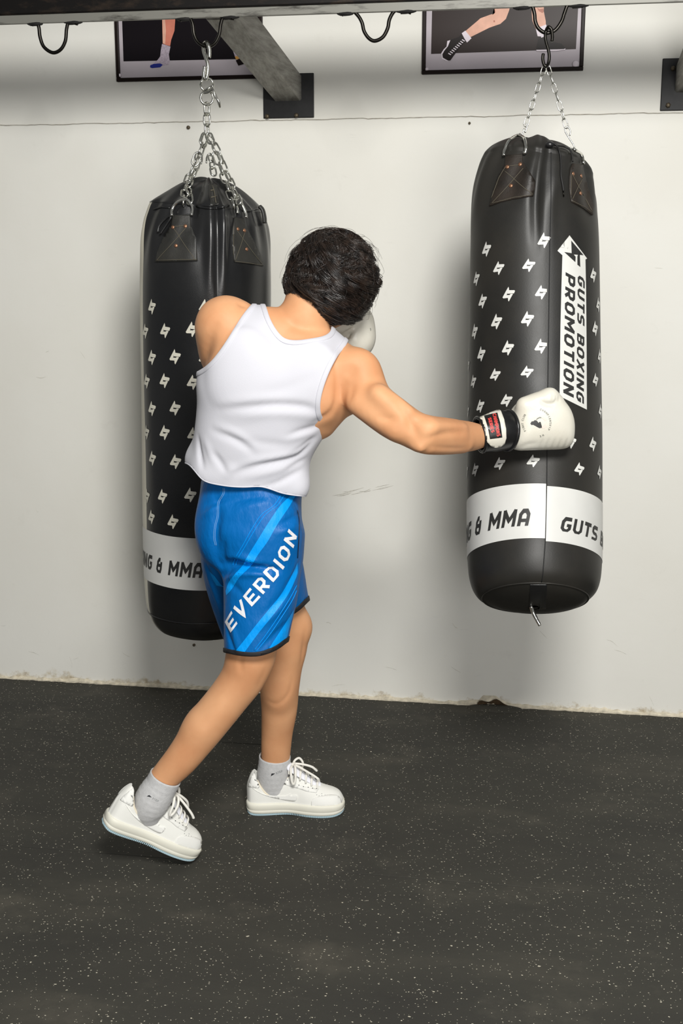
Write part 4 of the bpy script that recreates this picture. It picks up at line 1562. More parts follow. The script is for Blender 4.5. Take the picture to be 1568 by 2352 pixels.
# right chain
CR = thing('hanging_chain', on_y(1256, 80, BEAM_YC), 'thin two-leg chain on an open S hook, over the right punching bag', 'chain')
yc = lambda py: float(np.interp(py, [70, 330], [BEAM_YC, 3.290]))
R_ = lambda x, y: on_y(x, y, yc(y) - .006)
s_pts = [(1267, 97), (1268, 86), (1266, 70), (1259, 64), (1254, 70), (1252, 84), (1254, 98), (1259, 115), (1261, 130), (1259, 145), (1253, 153), (1248, 147), (1246, 135), (1247, 124)]
P = np.array([R_(x, y) for x, y in s_pts])
P[:4, 1] -= .010; P[-4:, 1] -= .004
g = Geo(); g.tube(catmull(P, 5), .0044, 9); g.obj('s_hook', M['rod'], CR)
chain(R_(1251, 152), R_(1206, 290), 7, .0125, .0014, CR, .5)
chain(R_(1257, 152), R_(1301, 294), 7, .0125, .0014, CR, .3)
P = [(1207, 283), (1210, 290), (1206, 304), (1203, 296), (1200, 308), (1195, 322), (1191, 326), (1190, 318), (1194, 306)]
g = Geo(); g.tube(catmull([R_(x, y) for x, y in P], 5), .0019, 8); g.obj('s_hook', M['chain'], CR)
P = [(1308, 312), (1309, 300), (1303, 291), (1297, 295), (1298, 303), (1307, 318), (1317, 334), (1318, 341), (1313, 343), (1309, 338)]
g = Geo(); g.tube(catmull([R_(x, y) for x, y in P], 5), .0019, 8); g.obj('s_hook', M['chain'], CR)

# left chain: heavier, doubled up
CL = thing('hanging_chain', on_y(474, 105, BEAM_YC), 'heavy doubled zinc chain with an open ring, over the left punching bag', 'chain')
L_ = lambda x, y, dy=0.0: on_y(x, y, BEAM_YC + dy - .004)
P = [(480, 133, -.01), (481, 118, -.012), (478, 103, -.012), (473, 97, 0), (468, 104, .010), (468, 118, .006), (473, 134, .002), (477, 148, 0), (477, 166, -.002), (473, 181, -.006), (468, 178, -.01), (468, 166, -.012), (470, 152, -.014)]
g = Geo(); g.tube(catmull([L_(*p) for p in P], 5), .0052, 9); g.obj('s_hook', M['chain'], CL)
link(L_(475, 182), L_(475, 207), .1, .036, .0036, CL, 'ring_link')
link(L_(475, 212, -.01), L_(475, 238, -.01), .1, .036, .0036, CL, 'ring_link')
P = [(467, 210, -.012), (474, 206, -.02), (481, 202, -.02), (486, 200, -.016), (492, 212, -.02), (498, 226, -.022), (505, 246, -.022), (502, 232, -.03), (494, 222, -.03), (489, 206, -.028), (478, 212, -.024), (468, 214, -.018)]
g = Geo(); g.tube(catmull([L_(*p) for p in P], 5), .0032, 8); g.obj('snap_hook', M['chain'], CL)
chain(L_(475, 238), L_(475, 312), 3, .020, .0030, CL, 1.3)
front = lambda y: float(np.interp(y, [310, 470], [-.006, -.125]))
def leg_chain(pts, n, W=.0185, wire=.0026, r0=.4):
    Q = []
    for x, y, d in pts:
        q = L_(x, y, front(y) + d)
        s_ = cast_px(bvh_l, x, y, .010)
        if s_ is not None and s_[1] < q[1]: q = s_
        Q.append(q)
    Q = np.array(Q)
    C = catmull(Q, 12)
    s = np.concatenate([[0], np.cumsum(np.linalg.norm(np.diff(C, axis=0), axis=1))])
    t = np.linspace(0, s[-1], n + 1)
    N = np.stack([np.interp(t, s, C[:, i]) for i in range(3)], 1)
    for i in range(n):
        link(N[i], N[i + 1], r0 + (i % 2) * math.pi / 2 + random.uniform(-.25, .25), W, wire, CL)
leg_chain([(472, 308, .0), (456, 352, .0), (441, 390, .02), (428, 430, .02), (423, 472, .0)], 8)
leg_chain([(473, 310, .05), (460, 356, .06), (447, 398, .06), (437, 436, .05), (436, 470, .01)], 8, r0=1.1)
leg_chain([(478, 308, .0), (492, 345, .0), (506, 385, .02), (522, 430, .02), (537, 476, .0)], 8, r0=.2)
leg_chain([(479, 312, .05), (501, 350, .05), (516, 388, .05), (534, 428, .04), (549, 468, .02)], 8, r0=.9)
# loose tail hooked back on
leg_chain([(484, 358, -.02), (487, 378, -.03), (491, 402, -.03)], 3, W=.016, r0=.7)
for pts in ([(449, 372, -.02), (448, 358, -.02), (454, 350, -.02), (462, 354, -.02), (464, 366, -.02), (462, 376, -.02)], [(474, 374, -.02), (475, 360, -.02), (482, 353, -.02), (488, 360, -.02), (487, 372, -.02)]):
    g = Geo(); g.tube(catmull([L_(x, y, front(y) + d) for x, y, d in pts], 5), .0024, 8); g.obj('snap_hook', M['chain'], CL)
# ------------------------------------------------------------------ the boxer
H_T = 2.79                                                    # distance of the trunk
def sec(l, r, h, b, dh=0.0):
    """trunk / thigh slice from its left and right outline in the photograph; b: half depth"""
    return (pd(l[0], l[1], h - dh), pd(r[0], r[1], h + dh), b)


def st(a, b, h, k=1.0, h2=None):
    """round limb station from its two outline points"""
    p, q = pd(a[0], a[1], h), pd(b[0], b[1], h if h2 is None else h2)
    return (*((p + q) / 2), np.linalg.norm(p - q) / 2 * k)


PELVIS = pd(575, 1180, 2.85)
FOOT_C = on_z(560, 1900, 0)
PERSON_BASE = np.array([FOOT_C[0], FOOT_C[1], 0.0])

TORSO = [sec((460, 1112), (697, 1143), 2.84, .108), sec((441, 1062), (704, 1092), 2.83, .110), sec((450, 1000), (714, 1036), 2.81, .110),
         sec((456, 935), (744, 984), 2.80, .114), sec((456, 870), (762, 934), 2.79, .116), sec((472, 808), (784, 884), 2.785, .110),
         sec((502, 752), (800, 838), 2.78, .090), sec((540, 722), (785, 803), 2.78, .062)]


def build_torso(S, off, yoke=True):
    S.loft(TORSO, k=.02, off=off, power=2.35, cap=.05)
    if yoke:
        S.cone(pd(548, 742, 2.785), pd(640, 770, 2.785), .043 + off, .052 + off, k=.05)
        S.cone(pd(640, 770, 2.785), pd(705, 795, 2.785), .052 + off, .052 + off, k=.05)
        S.cone(pd(705, 795, 2.785), pd(778, 832, 2.78), .052 + off, .040 + off, k=.05)
        # shoulder blades and the furrow of the spine
        S.ball(pd(560, 840, 2.705), np.array([.055, .022, .075]) + off, k=.05)
        S.ball(pd(720, 868, 2.705), np.array([.055, .022, .07]) + off, k=.05)


VOX = .0055
B = SDF((-1.10, 2.35, -.02), (.30, 3.35, 1.78), VOX)
build_torso(B, -.013)
# neck, shoulder slopes
B.chain([st((632, 755), (735, 775), 2.785, .85), st((648, 722), (748, 748), 2.79), st((655, 690), (765, 715), 2.80), (*pd(730, 665, 2.82), .060)], k=.03)
SH_L = pd(520, 752, 2.79)
B.cone(pd(655, 742, 2.785), pd(560, 738, 2.785), .028, .030, k=.04)
B.cone(pd(735, 795, 2.785), pd(800, 845, 2.77), .030, .036, k=.05)
# left shoulder and arm, folded up in front of the chest to guard the face
B.chain([(*pd(548, 742, 2.79), .050), (*pd(518, 752, 2.795), .064), (*pd(508, 790, 2.82), .056), (*pd(512, 830, 2.86), .050), (*pd(545, 890, 2.96), .046), (*pd(580, 925, 3.03), .043)], k=.02)
B.cone(pd(515, 745, 2.79), pd(520, 800, 2.815), .060, .050, k=.03)
B.chain([(*pd(580, 925, 3.03), .043), (*pd(640, 890, 3.03), .045), (*pd(700, 845, 3.01), .038), (*pd(755, 800, 2.985), .030)], k=.02)
# right arm thrown at the bag
ARM = [st((778, 812), (752, 935), 2.785, .82), st((822, 812), (786, 925), 2.765, .92), st((860, 848), (806, 936), 2.74), st((888, 886), (834, 964), 2.71), st((925, 917), (880, 1001), 2.685),
       st((958, 942), (922, 1022), 2.665), st((985, 957), (962, 1038), 2.67), st((1030, 962), (1012, 1041), 2.715), st((1072, 967), (1064, 1038), 2.782), st((1098, 973), (1104, 1031), 2.818, .95),
       (*pd(1125, 996, 2.830), .026), (*pd(1160, 990, 2.845), .025)]
B.chain(ARM, k=.015, n=6)
# deltoid, triceps, elbow and forearm muscle
B.ball(pd(822, 852, 2.735), (.052, .040, .052), k=.03)
B.cone(pd(820, 925, 2.69), pd(905, 985, 2.645), .024, .018, k=.03)
B.cone(pd(872, 905, 2.665), pd(930, 950, 2.64), .020, .014, k=.03)
B.cone(pd(962, 1022, 2.636), pd(968, 1018, 2.632), .014, .012, k=.02)
B.cone(pd(985, 985, 2.64), pd(1050, 990, 2.72), .026, .016, k=.025)
B.cone(pd(985, 1024, 2.65), pd(1065, 1022, 2.745), .016, .013, k=.02)
# back muscle running from under the arm
B.cone(pd(745, 915, 2.76), pd(788, 905, 2.77), .060, .040, k=.04)
B.cone(pd(735, 965, 2.79), pd(775, 925, 2.78), .040, .032, k=.04)
# fist inside the right glove, fist inside the left glove
B.ball(pd(1215, 968, 2.865), (.055, .035, .042), k=.03)
B.ball(pd(810, 760, 2.96), (.040, .035, .045), k=.02)
# pelvis and buttocks
B.loft([sec((478, 1120), (680, 1142), 2.85, .095), sec((470, 1180), (676, 1190), 2.85, .105), sec((474, 1240), (672, 1245), 2.85, .105), sec((490, 1290), (660, 1290), 2.85, .09)], k=.03, power=2.2, cap=.05)
B.ball(pd(525, 1225, 2.835), (.060, .055, .07), k=.05)
B.ball(pd(610, 1230, 2.82), (.065, .055, .075), k=.05)
# near (right) leg: thigh, knee, calf
NEAR = [(*pd(612, 1230, 2.82), .085), (*pd(602, 1310, 2.81), .080), (*pd(594, 1390, 2.80), .072), st((524, 1470), (640, 1462), 2.795), st((518, 1510), (632, 1506), 2.79), st((508, 1548), (610, 1558), 2.79),
        st((484, 1580), (573, 1613), 2.789), st((454, 1615), (531, 1668), 2.786), st((427, 1645), (507, 1697), 2.783), st((408, 1684), (478, 1731), 2.779), st((384, 1722), (447, 1766), 2.775), st((352, 1765), (405, 1803), 2.772),
        (*pd(352, 1815, 2.770), .030), (*pd(338, 1850, 2.770), .028)]
B.chain(NEAR, k=.02, n=6)
# far (left) leg
FAR = [(*pd(560, 1230, 2.90), .072), (*pd(598, 1310, 2.96), .072), (*pd(632, 1375, 3.02), .068), st((606, 1430), (707, 1436), 3.05), st((602, 1480), (706, 1480), 3.06), st((598, 1530), (694, 1530), 3.07), st((597, 1578), (687, 1578), 3.08),
       st((600, 1630), (682, 1630), 3.09), st((600, 1682), (672, 1682), 3.105), st((600, 1735), (666, 1735), 3.115), (*pd(632, 1790, 3.125), .034), (*pd(636, 1825, 3.13), .034)]
B.chain(FAR, k=.02, n=6)
B.ball(pd(688, 1440, 3.045), (.030, .032, .036), k=.03)       # kneecap
B.ball(pd(640, 1575, 3.045), (.030, .024, .055), k=.04)       # calf
# head: turned away and tilted to the right
HC = pd(760, 648, 2.83)
hz = unit(UP * .95 + RT * .30 - FH * .05); hx = unit(RT * .95 - UP * .3 + FH * .25); hy = unit(np.cross(hz, hx)); hx = np.cross(hy, hz)   # up, right, forward of the head
HR = np.array([hx, hy, hz])
h_ = lambda x, y, z: HC + hx * x + hy * y + hz * z
B.ball(HC + hz * .010, (.074, .092, .088), rot=HR, k=.02)
B.cone(h_(0, .045, -.05), h_(0, .075, -.095), .056, .032, k=.05)                     # jaw and chin
B.cone(h_(-.05, .02, -.05), h_(-.02, .08, -.09), .026, .020, k=.04)
B.cone(h_(.05, .02, -.05), h_(.02, .08, -.09), .026, .020, k=.04)
B.cone(h_(-.03, .085, .03), h_(.03, .085, .03), .016, .016, k=.03)                   # brow
B.cone(h_(0, .098, .012), h_(0, .118, -.022), .009, .012, k=.015)                    # nose
B.cone(h_(-.009, .104, -.028), h_(.009, .104, -.028), .010, .010, k=.01)
B.cone(h_(-.018, .094, -.052), h_(.018, .094, -.052), .008, .008, k=.008)            # lips
B.cone(h_(-.015, .093, -.062), h_(.015, .093, -.062), .008, .008, k=.008)
for s_ in (-1, 1):
    B.ball(h_(s_ * .032, .096, .008), (.014, .012, .011), k=.012, op='cut')          # eye sockets
    B.ball(h_(s_ * .076, .005, -.005), (.008, .020, .032), rot=HR, k=.008)           # ears
Vb, Fb = B.mesh(smooth=3)
person = mesh_obj('person', Vb, Fb, M['skin'], None, base=PERSON_BASE)
tag(person, 'boxer in white tank top and blue shorts, seen from behind, punching with the right arm', 'person')
for s_ in (-1, 1):
    bm_ = bmesh.new(); bmesh.ops.create_uvsphere(bm_, u_segments=14, v_segments=10, radius=.0125)
    for v in bm_.verts: v.co = Vector(h_(s_ * .032, .086, .008)) + v.co
    e_ = Geo().bm(bm_).obj('eye', M['eye'], person)
    bm_ = bmesh.new(); bmesh.ops.create_uvsphere(bm_, u_segments=12, v_segments=8, radius=.006)
    for v in bm_.verts: v.co = Vector(h_(s_ * .032, .0935, .008)) + v.co
    Geo().bm(bm_).obj('iris', M['iris'], e_)


def edge_loop_tube(V, F, G, r, name, mat, parent, sel=None):
    """a round binding along the cut edge (vertices where the cut function is zero)"""
    cnt = {}
    for f in F:
        for a, b in zip(f, f[1:] + f[:1]):
            k = (min(a, b), max(a, b)); cnt[k] = cnt.get(k, 0) + 1
    nb = {}
    for (a, b), c in cnt.items():
        if c == 1 and abs(G[a]) < 1e-7 and abs(G[b]) < 1e-7:
            nb.setdefault(a, []).append(b); nb.setdefault(b, []).append(a)
    seen = set(); loops = []
    for s0 in nb:
        if s0 in seen: continue
        loop = [s0]; seen.add(s0); cur = s0
        while True:
            nx = [q for q in nb[cur] if q not in seen]
            if not nx: break
            cur = nx[0]; seen.add(cur); loop.append(cur)
        if len(loop) > 8: loops.append((V[loop], s0 in nb[loop[-1]]))
    return loops


def smooth_loop(P, closed, n=4):
    for _ in range(n):
        Q = P.copy()
        if closed: P = (np.roll(Q, 1, 0) + 2 * Q + np.roll(Q, -1, 0)) / 4
        else: P[1:-1] = (Q[:-2] + 2 * Q[1:-1] + Q[2:]) / 4
    return P


def fold_field(V, N, F, folds, bvh):
    """push cloth in and out along creases drawn on its surface"""
    D = np.zeros(len(V))
    for pts, amp, w in folds:
        C = catmull(np.array(pts, float), 6)
        P = [cast_px(bvh, x, y) for x, y in C]
        P = np.array([p for p in P if p is not None])
        if len(P) < 2: continue
        d, s = line_dist(V, P)
        D += amp * np.exp(-(d / w) ** 2) * np.sin(np.pi * np.clip(s * .9 + .05, 0, 1)) ** .7
    return V + N * D[:, None]


def bvh_vf(V, F):
    return BVHTree.FromPolygons([Vector(v) for v in V], [list(map(int, f)) for f in F])


# muscle lines on arm, shoulder and legs
FOLDS_B = [([(912, 922), (933, 952), (948, 984), (962, 1006)], -.0050, .011), ([(972, 1010), (1021, 996), (1078, 990)], -.0042, .009), ([(985, 1026), (1030, 1030), (1075, 1029)], -.0022, .006),
           ([(868, 957), (888, 962), (908, 962)], -.0035, .008), ([(797, 870), (806, 855), (820, 843)], -.0045, .016), ([(800, 925), (806, 905), (812, 880)], -.0035, .009), ([(840, 880), (880, 925), (915, 962)], .0030, .016),
           ([(958, 1024), (966, 1030), (974, 1028)], .0055, .009), ([(900, 900), (930, 928), (955, 950)], .0035, .011), ([(990, 975), (1040, 978), (1085, 980)], .0028, .010),
           ([(500, 735), (486, 765), (477, 795), (474, 825)], -.0040, .011), ([(545, 700), (556, 700), (566, 704)], -.004, .008), ([(520, 770), (505, 800), (490, 830)], .003, .014),
           ([(555, 1508), (553, 1525), (554, 1545)], -.0035, .006), ([(612, 1530), (600, 1560), (588, 1585)], -.0015, .010), ([(671, 1556), (666, 1585), (655, 1604), (635, 1617), (612, 1609)], -.0024, .007),
           ([(700, 1450), (696, 1490), (690, 1530)], -.0030, .007), ([(690, 740), (668, 750), (650, 765)], -.002, .010), ([(520, 1600), (490, 1650), (450, 1700)], .003, .02)]
Vb = fold_field(Vb, vert_normals(Vb, Fb), Fb, FOLDS_B, bvh_vf(Vb, Fb))
Vb = smooth_mesh(Vb, Fb, 1)
person.data.vertices.foreach_set('co', (Vb - PERSON_BASE).ravel())
person.data.update()

# ------------------------------------------------------------------ tank top
S = SDF((-.92, 2.45, .78), (-.26, 3.05, 1.66), .005)
build_torso(S, .004)
# cloth blousing over the waistband
S.cone(pd(455, 1062, 2.82), pd(478, 1092, 2.80), .020, .022, k=.05)
S.cone(pd(480, 1090, 2.76), pd(680, 1120, 2.76), .018, .018, k=.06)
Vt, Ft = S.mesh(smooth=3)
bt = bvh_vf(Vt, Ft)
Nt = vert_normals(Vt, Ft)
FOLDS_T = [
    ([(505, 940), (570, 935), (640, 930), (700, 935), (735, 950)], -.0060, .012), ([(505, 928), (600, 918), (700, 920)], .0030, .014), ([(560, 955), (640, 948), (715, 955)], .003, .014),
    ([(490, 990), (530, 1005), (560, 1022), (580, 1040)], -.0050, .010), ([(500, 982), (545, 998), (585, 1025)], .0030, .010),
    ([(545, 1085), (580, 1072), (630, 1062), (680, 1050), (705, 1030), (722, 1010)], -.0065, .009), ([(550, 1073), (600, 1057), (660, 1045), (700, 1025)], .0045, .011), ([(560, 1098), (620, 1084), (690, 1065)], .0045, .012),
    ([(605, 1118), (640, 1108), (670, 1092), (690, 1080)], -.0045, .008), ([(655, 1080), (680, 1066), (700, 1055)], -.0045, .008),
    ([(665, 1042), (690, 1028), (712, 1012), (722, 1005)], -.0035, .007),
    ([(455, 1005), (458, 1040), (466, 1075)], -.006, .008), ([(490, 1040), (505, 1062), (520, 1085)], -.0045, .008), ([(470, 1010), (482, 1040), (492, 1068)], .0030, .010),
    ([(515, 1100), (530, 1080), (545, 1078)], .004, .012), ([(660, 1002), (690, 990), (725, 980), (745, 972)], -.0035, .008), ([(650, 1010), (690, 1002), (728, 990)], .0025, .010),
    ([(600, 905), (660, 890), (730, 862)], -.0020, .014), ([(575, 790), (570, 815), (580, 840)], .001, .02), ([(560, 1012), (620, 1020), (660, 1022)], -.0025, .012),
]
Vt = fold_field(Vt, Nt, Ft, FOLDS_T, bt)
Vt = smooth_mesh(Vt, Ft, 1)
Q = project(Vt)
NECK = catmull([(604, 690), (612, 708), (619, 730), (630, 752), (645, 772), (658, 781), (680, 783), (712, 779), (745, 772), (760, 760)], 6).tolist() + [(770, 640), (600, 640)]
ARM_R = catmull([(800, 780), (792, 797), (776, 816), (760, 845), (745, 882), (736, 915), (735, 940), (740, 958), (754, 973), (775, 985)], 6).tolist() + [(960, 985), (960, 700)]
ARM_L = catmull([(590, 690), (575, 703), (556, 726), (530, 768), (505, 806), (482, 834), (459, 851), (440, 858)], 6).tolist() + [(380, 858), (380, 640), (590, 640)]
HEM = catmull([(410, 1060), (432, 1066), (447, 1081), (468, 1105), (495, 1112), (525, 1117), (560, 1119), (595, 1117), (618, 1122), (645, 1132), (672, 1137), (692, 1139), (730, 1142)], 6).tolist() + [(730, 1250), (410, 1250)]
kpx = 1 / 965.0
gs = [poly_sd(Q, p) * kpx for p in (NECK, ARM_R, ARM_L, HEM)]
g_all = np.maximum.reduce(gs)
Vk, Fk, Gk = clip(Vt, Ft.tolist(), g_all)
tank = mesh_obj('tank_top', Vk, Fk, M['tank'], person)
md = tank.modifiers.new('thickness', 'SOLIDIFY'); md.thickness = .0022; md.offset = -1
Fk_l = [list(f) for f in Fk]
bvh_t = bvh_vf(Vk, Fk_l)
def binding(P, closed, width, name):
    """flat ribbed band sewn along an edge of the cloth"""
    P = smooth_loop(P, closed, 14)
    n = len(P)
    T = (np.roll(P, -1, 0) - np.roll(P, 1, 0)) if closed else np.gradient(P, axis=0)
    T /= np.linalg.norm(T, axis=1)[:, None] + 1e-9
    N = np.array([bvh_t.find_nearest(Vector(p))[1][:] for p in P])
    N = smooth_loop(N, closed, 20); N /= np.linalg.norm(N, axis=1)[:, None]
    D = np.cross(N, T)
    err = [np.mean([bvh_t.find_nearest(Vector(p + s_ * d * .008))[3] for p, d in zip(P[::5], D[::5])]) for s_ in (1, -1)]
    if err[1] < err[0]: D = -D
    rows = [P - N * .0016]
    for f, h in ((0, .0016), (.12, .0024), (.5, .0026), (.88, .0024), (1.0, .0014), (1.02, -.0008)):
        R = []
        for p, d, nn in zip(P, D, N):
            q = p + d * width * f
            if f > .05:
                loc, n2, i_, di = bvh_t.find_nearest(Vector(q))
                if di < .006: q = np.array(loc)
            R.append(q)
        R = smooth_loop(np.array(R), closed, 6)
        rows.append(R + N * h)
    G_ = np.array(rows)
    if closed: return grid_obj(name, G_, M['tank'], tank)
    return grid_obj(name, G_, M['tank'], tank, closed_u=False)
loops_t = edge_loop_tube(Vk, Fk_l, Gk, 0, '', None, None)
loops_t.sort(key=lambda q: q[0][:, 2].mean())
for k_, (P_, cl) in enumerate(loops_t):
    if k_ == 0:
        g = Geo(); g.tube(smooth_loop(P_, cl, 10), .0017, 6, closed=cl); g.obj('rolled_hem', M['tank'], tank)
    else:
        px_ = project(P_).mean(0)
        binding(P_, cl, .012, 'neck_binding' if 600 < px_[0] < 730 else 'armhole_binding')
print('loops', [(len(p), c, project(p).mean(0).round()) for p, c in loops_t])

# ------------------------------------------------------------------ shorts
S = SDF((-.95, 2.50, .40), (-.30, 3.20, 1.22), .005)
SH_P = [sec((470, 1062), (692, 1088), 2.845, .104), sec((463, 1096), (695, 1118), 2.85, .113), sec((460, 1150), (692, 1158), 2.85, .122), sec((459, 1205), (693, 1208), 2.85, .122), sec((463, 1255), (692, 1255), 2.85, .112), sec((475, 1300), (688, 1296), 2.85, .09)]
SH_N = [sec((500, 1215), (694, 1215), 2.81, .10), sec((512, 1300), (690, 1300), 2.80, .095), sec((514, 1370), (683, 1366), 2.795, .092), sec((515, 1430), (670, 1420), 2.79, .090), sec((517, 1490), (657, 1472), 2.785, .088), sec((518, 1540), (648, 1518), 2.785, .086)]
S.loft(SH_P, k=.03, power=2.2, cap=.04)
S.ball(pd(522, 1215, 2.79), (.066, .05, .075), k=.06)
S.ball(pd(612, 1215, 2.76), (.075, .05, .085), k=.06)
S.loft(SH_N, k=.03, power=2.2, cap=.02, cap0=True)
Vn, Fn = S.mesh(smooth=3)
bn = bvh_vf(Vn, Fn)
FOLDS_S = [
    ([(512, 1322), (535, 1304), (565, 1303), (600, 1306), (640, 1310)], -.010, .008), ([(520, 1328), (560, 1316), (620, 1318)], .005, .010), ([(510, 1302), (535, 1293), (572, 1300)], -.010, .010), ([(530, 1285), (560, 1284), (590, 1292)], .004, .011),
    ([(497, 1135), (500, 1180), (495, 1230), (498, 1280), (510, 1310)], -.006, .012), ([(515, 1300), (510, 1270), (512, 1240)], -.005, .010),
    ([(470, 1160), (500, 1150), (540, 1140)], -.003, .007), ([(465, 1185), (490, 1170), (510, 1155)], .003, .008), ([(520, 1160), (560, 1145), (610, 1140)], -.002, .008), ([(525, 1190), (570, 1165), (620, 1155)], .0025, .012),
    ([(640, 1210), (665, 1195), (688, 1180)], -.003, .008), ([(630, 1225), (660, 1215), (685, 1205)], .003, .010), ([(600, 1420), (640, 1380), (670, 1340)], -.003, .010), ([(585, 1445), (630, 1410), (665, 1375)], .003, .012),
    ([(520, 1440), (528, 1470), (540, 1500)], -.003, .006), ([(530, 1430), (540, 1465), (548, 1500)], .0025, .008), ([(600, 1490), (630, 1460), (660, 1430)], -.003, .009), ([(655, 1350), (675, 1320), (688, 1290)], -.003, .008),
    ([(520, 1340), (540, 1350), (560, 1370)], -.003, .010),
]
FOLDS_S = [(p, a * 1.55, w) for p, a, w in FOLDS_S]
Nn = vert_normals(Vn, Fn)
Vn = smooth_mesh(fold_field(Vn, Nn, Fn, FOLDS_S, bn), Fn, 1)
HEM_N = catmull([(480, 1488), (505, 1493), (517, 1497), (545, 1503), (575, 1506), (600, 1504), (628, 1494), (645, 1484), (661, 1472), (700, 1450)], 6).tolist() + [(700, 1640), (480, 1640)]
g_n = poly_sd(project(Vn), HEM_N) * kpx
Vn2, Fn2, Gn2 = clip(Vn, Fn.tolist(), g_n)
# far leg of the shorts
S2 = SDF((-.98, 2.60, .40), (-.28, 3.35, 1.16), .006)
SH_F = [sec((462, 1225), (672, 1180), 2.90, .105), sec((468, 1300), (680, 1230), 2.93, .105), sec((484, 1365), (686, 1280), 2.97, .102), sec((505, 1425), (692, 1335), 3.01, .098), sec((532, 1485), (697, 1385), 3.04, .092), sec((552, 1530), (702, 1430), 3.06, .088)]
S2.loft(SH_F, k=.02, power=2.2, cap=.02)
Vf, Ff = S2.mesh(smooth=3)
bf = bvh_vf(Vf, Ff)
Vf = smooth_mesh(fold_field(Vf, vert_normals(Vf, Ff), Ff, [([(470, 1290), (490, 1340), (512, 1395)], -.004, .009), ([(478, 1330), (500, 1380), (515, 1430)], .003, .010)], bf), Ff, 1)
HEM_F = [(760, 1330), (699, 1388), (690, 1398), (672, 1410), (620, 1445), (560, 1474), (528, 1482), (480, 1490), (480, 1700), (800, 1700), (800, 1330)]
g_f = poly_sd(project(Vf), HEM_F) * kpx
Vf2, Ff2, Gf2 = clip(Vf, Ff.tolist(), g_f)
n0 = len(Vn2)
shorts = mesh_obj('shorts', np.vstack([Vn2, Vf2]), [list(f) for f in Fn2] + [[i + n0 for i in f] for f in Ff2], M['shorts'], person)
md = shorts.modifiers.new('thickness', 'SOLIDIFY'); md.thickness = .0015; md.offset = -1
bvh_s = bvh_of(shorts)
for V_, F_, G_ in ((Vn2, Fn2, Gn2), (Vf2, Ff2, Gf2)):
    for P_, cl in edge_loop_tube(V_, [list(f) for f in F_], G_, 0, '', None, None):
        g = Geo(); g.tube(smooth_loop(P_, cl, 10), .0028, 6, closed=cl); g.obj('hem_edge', M['hem'], shorts)
for V_, F_, poly in ((Vn2, Fn2, HEM_N), (Vf2, Ff2, HEM_F)):
    N_ = np.zeros_like(V_)
    for f in F_:
        nn = np.cross(V_[f[1]] - V_[f[0]], V_[f[2]] - V_[f[0]])
        for i in f: N_[i] += nn
    N_ /= np.linalg.norm(N_, axis=1)[:, None] + 1e-12
    gi = poly_sd(project(V_), poly) * kpx
    Vz, Fz, _ = clip(V_ + N_ * .0012, [list(f) for f in F_], -(gi + .0085))
    ob = mesh_obj('hem_binding', Vz, Fz, M['hem'], shorts)
    m_ = ob.modifiers.new('thickness', 'SOLIDIFY'); m_.thickness = .003; m_.offset = -.2

# stripes, piping lines and lettering printed on the cloth
sc_ = lambda *pts: [(430 + x / 5.227, 1090 + y / 5.227) for x, y in pts]
pm = px_map(bvh_s, .0007)
def strip(name, left, right, mat, off=.0007, thick=0.0):
    Lc, Rc = catmull(left, 8), catmull(right, 8)
    n = min(len(Lc), len(Rc))
    quads = [[tuple(Lc[i]), tuple(Lc[i + 1]), tuple(Rc[i + 1]), tuple(Rc[i])] for i in range(n - 1)]
    return decal(name, quads, 5, px_map(bvh_s, off), mat, shorts)
strip('stripe', sc_((1225, 262), (1110, 380), (985, 560), (860, 760), (760, 920), (690, 1040), (660, 1100), (560, 1210), (500, 1290), (462, 1400)),
      sc_((1290, 262), (1225, 380), (1085, 590), (965, 800), (850, 960), (770, 1090), (715, 1150), (620, 1240), (540, 1370), (470, 1450)), M['stripe'])
strip('stripe', sc_((1320, 1050), (1235, 1240), (1120, 1440), (960, 1640), (790, 1850), (690, 1980), (585, 2110)),
      sc_((1322, 1180), (1290, 1270), (1200, 1450), (1050, 1660), (880, 1870), (790, 1990), (690, 2130)), M['stripe'])
strip('stripe', sc_((1275, 1620), (1190, 1760), (1100, 1900), (980, 2085)), sc_((1262, 1700), (1220, 1840), (1190, 1960), (1110, 2050)), M['stripe'])
strip('stripe', sc_((268, 1160), (300, 1240), (350, 1330)), sc_((330, 1220), (390, 1300), (440, 1350)), M['stripe'])
def line_s(pts, r, mat, name, off=.0008):
    P = [cast_px(bvh_s, x, y, off) for x, y in catmull(pts, 8)]
    P = [p for p in P if p is not None]
    if len(P) < 3: return
    g = Geo(); g.tube(smooth_loop(np.array(P), False, 2), r, 5); g.obj(name, mat, shorts)
line_s(sc_((1125, 240), (1040, 370), (890, 480), (770, 660), (660, 860), (565, 1020), (550, 1090)), .0009, M['stripe'], 'piping')
line_s(sc_((1165, 240), (1080, 370), (930, 490), (800, 680), (690, 870), (600, 1020), (585, 1090)), .0009, M['stripe'], 'piping')
line_s(sc_((1310, 1330), (1220, 1500), (1080, 1720), (930, 1940), (800, 2110)), .0009, M['stripe'], 'piping')
line_s(sc_((1310, 1390), (1250, 1520), (1110, 1740), (980, 1930), (820, 2130)), .0009, M['stripe'], 'piping')
line_s(sc_((1318, 430), (1340, 560), (1335, 760), (1322, 1000)), .0016, M['zip'], 'pocket_zip', .0004)
for dx in (-1.7, 1.7):
    line_s([(x + dx, y) for x, y in sc_((440, 160), (435, 230), (375, 340), (365, 500), (335, 620), (325, 760), (345, 850))], .0006, M['seam_thread'], 'seam_stitching')

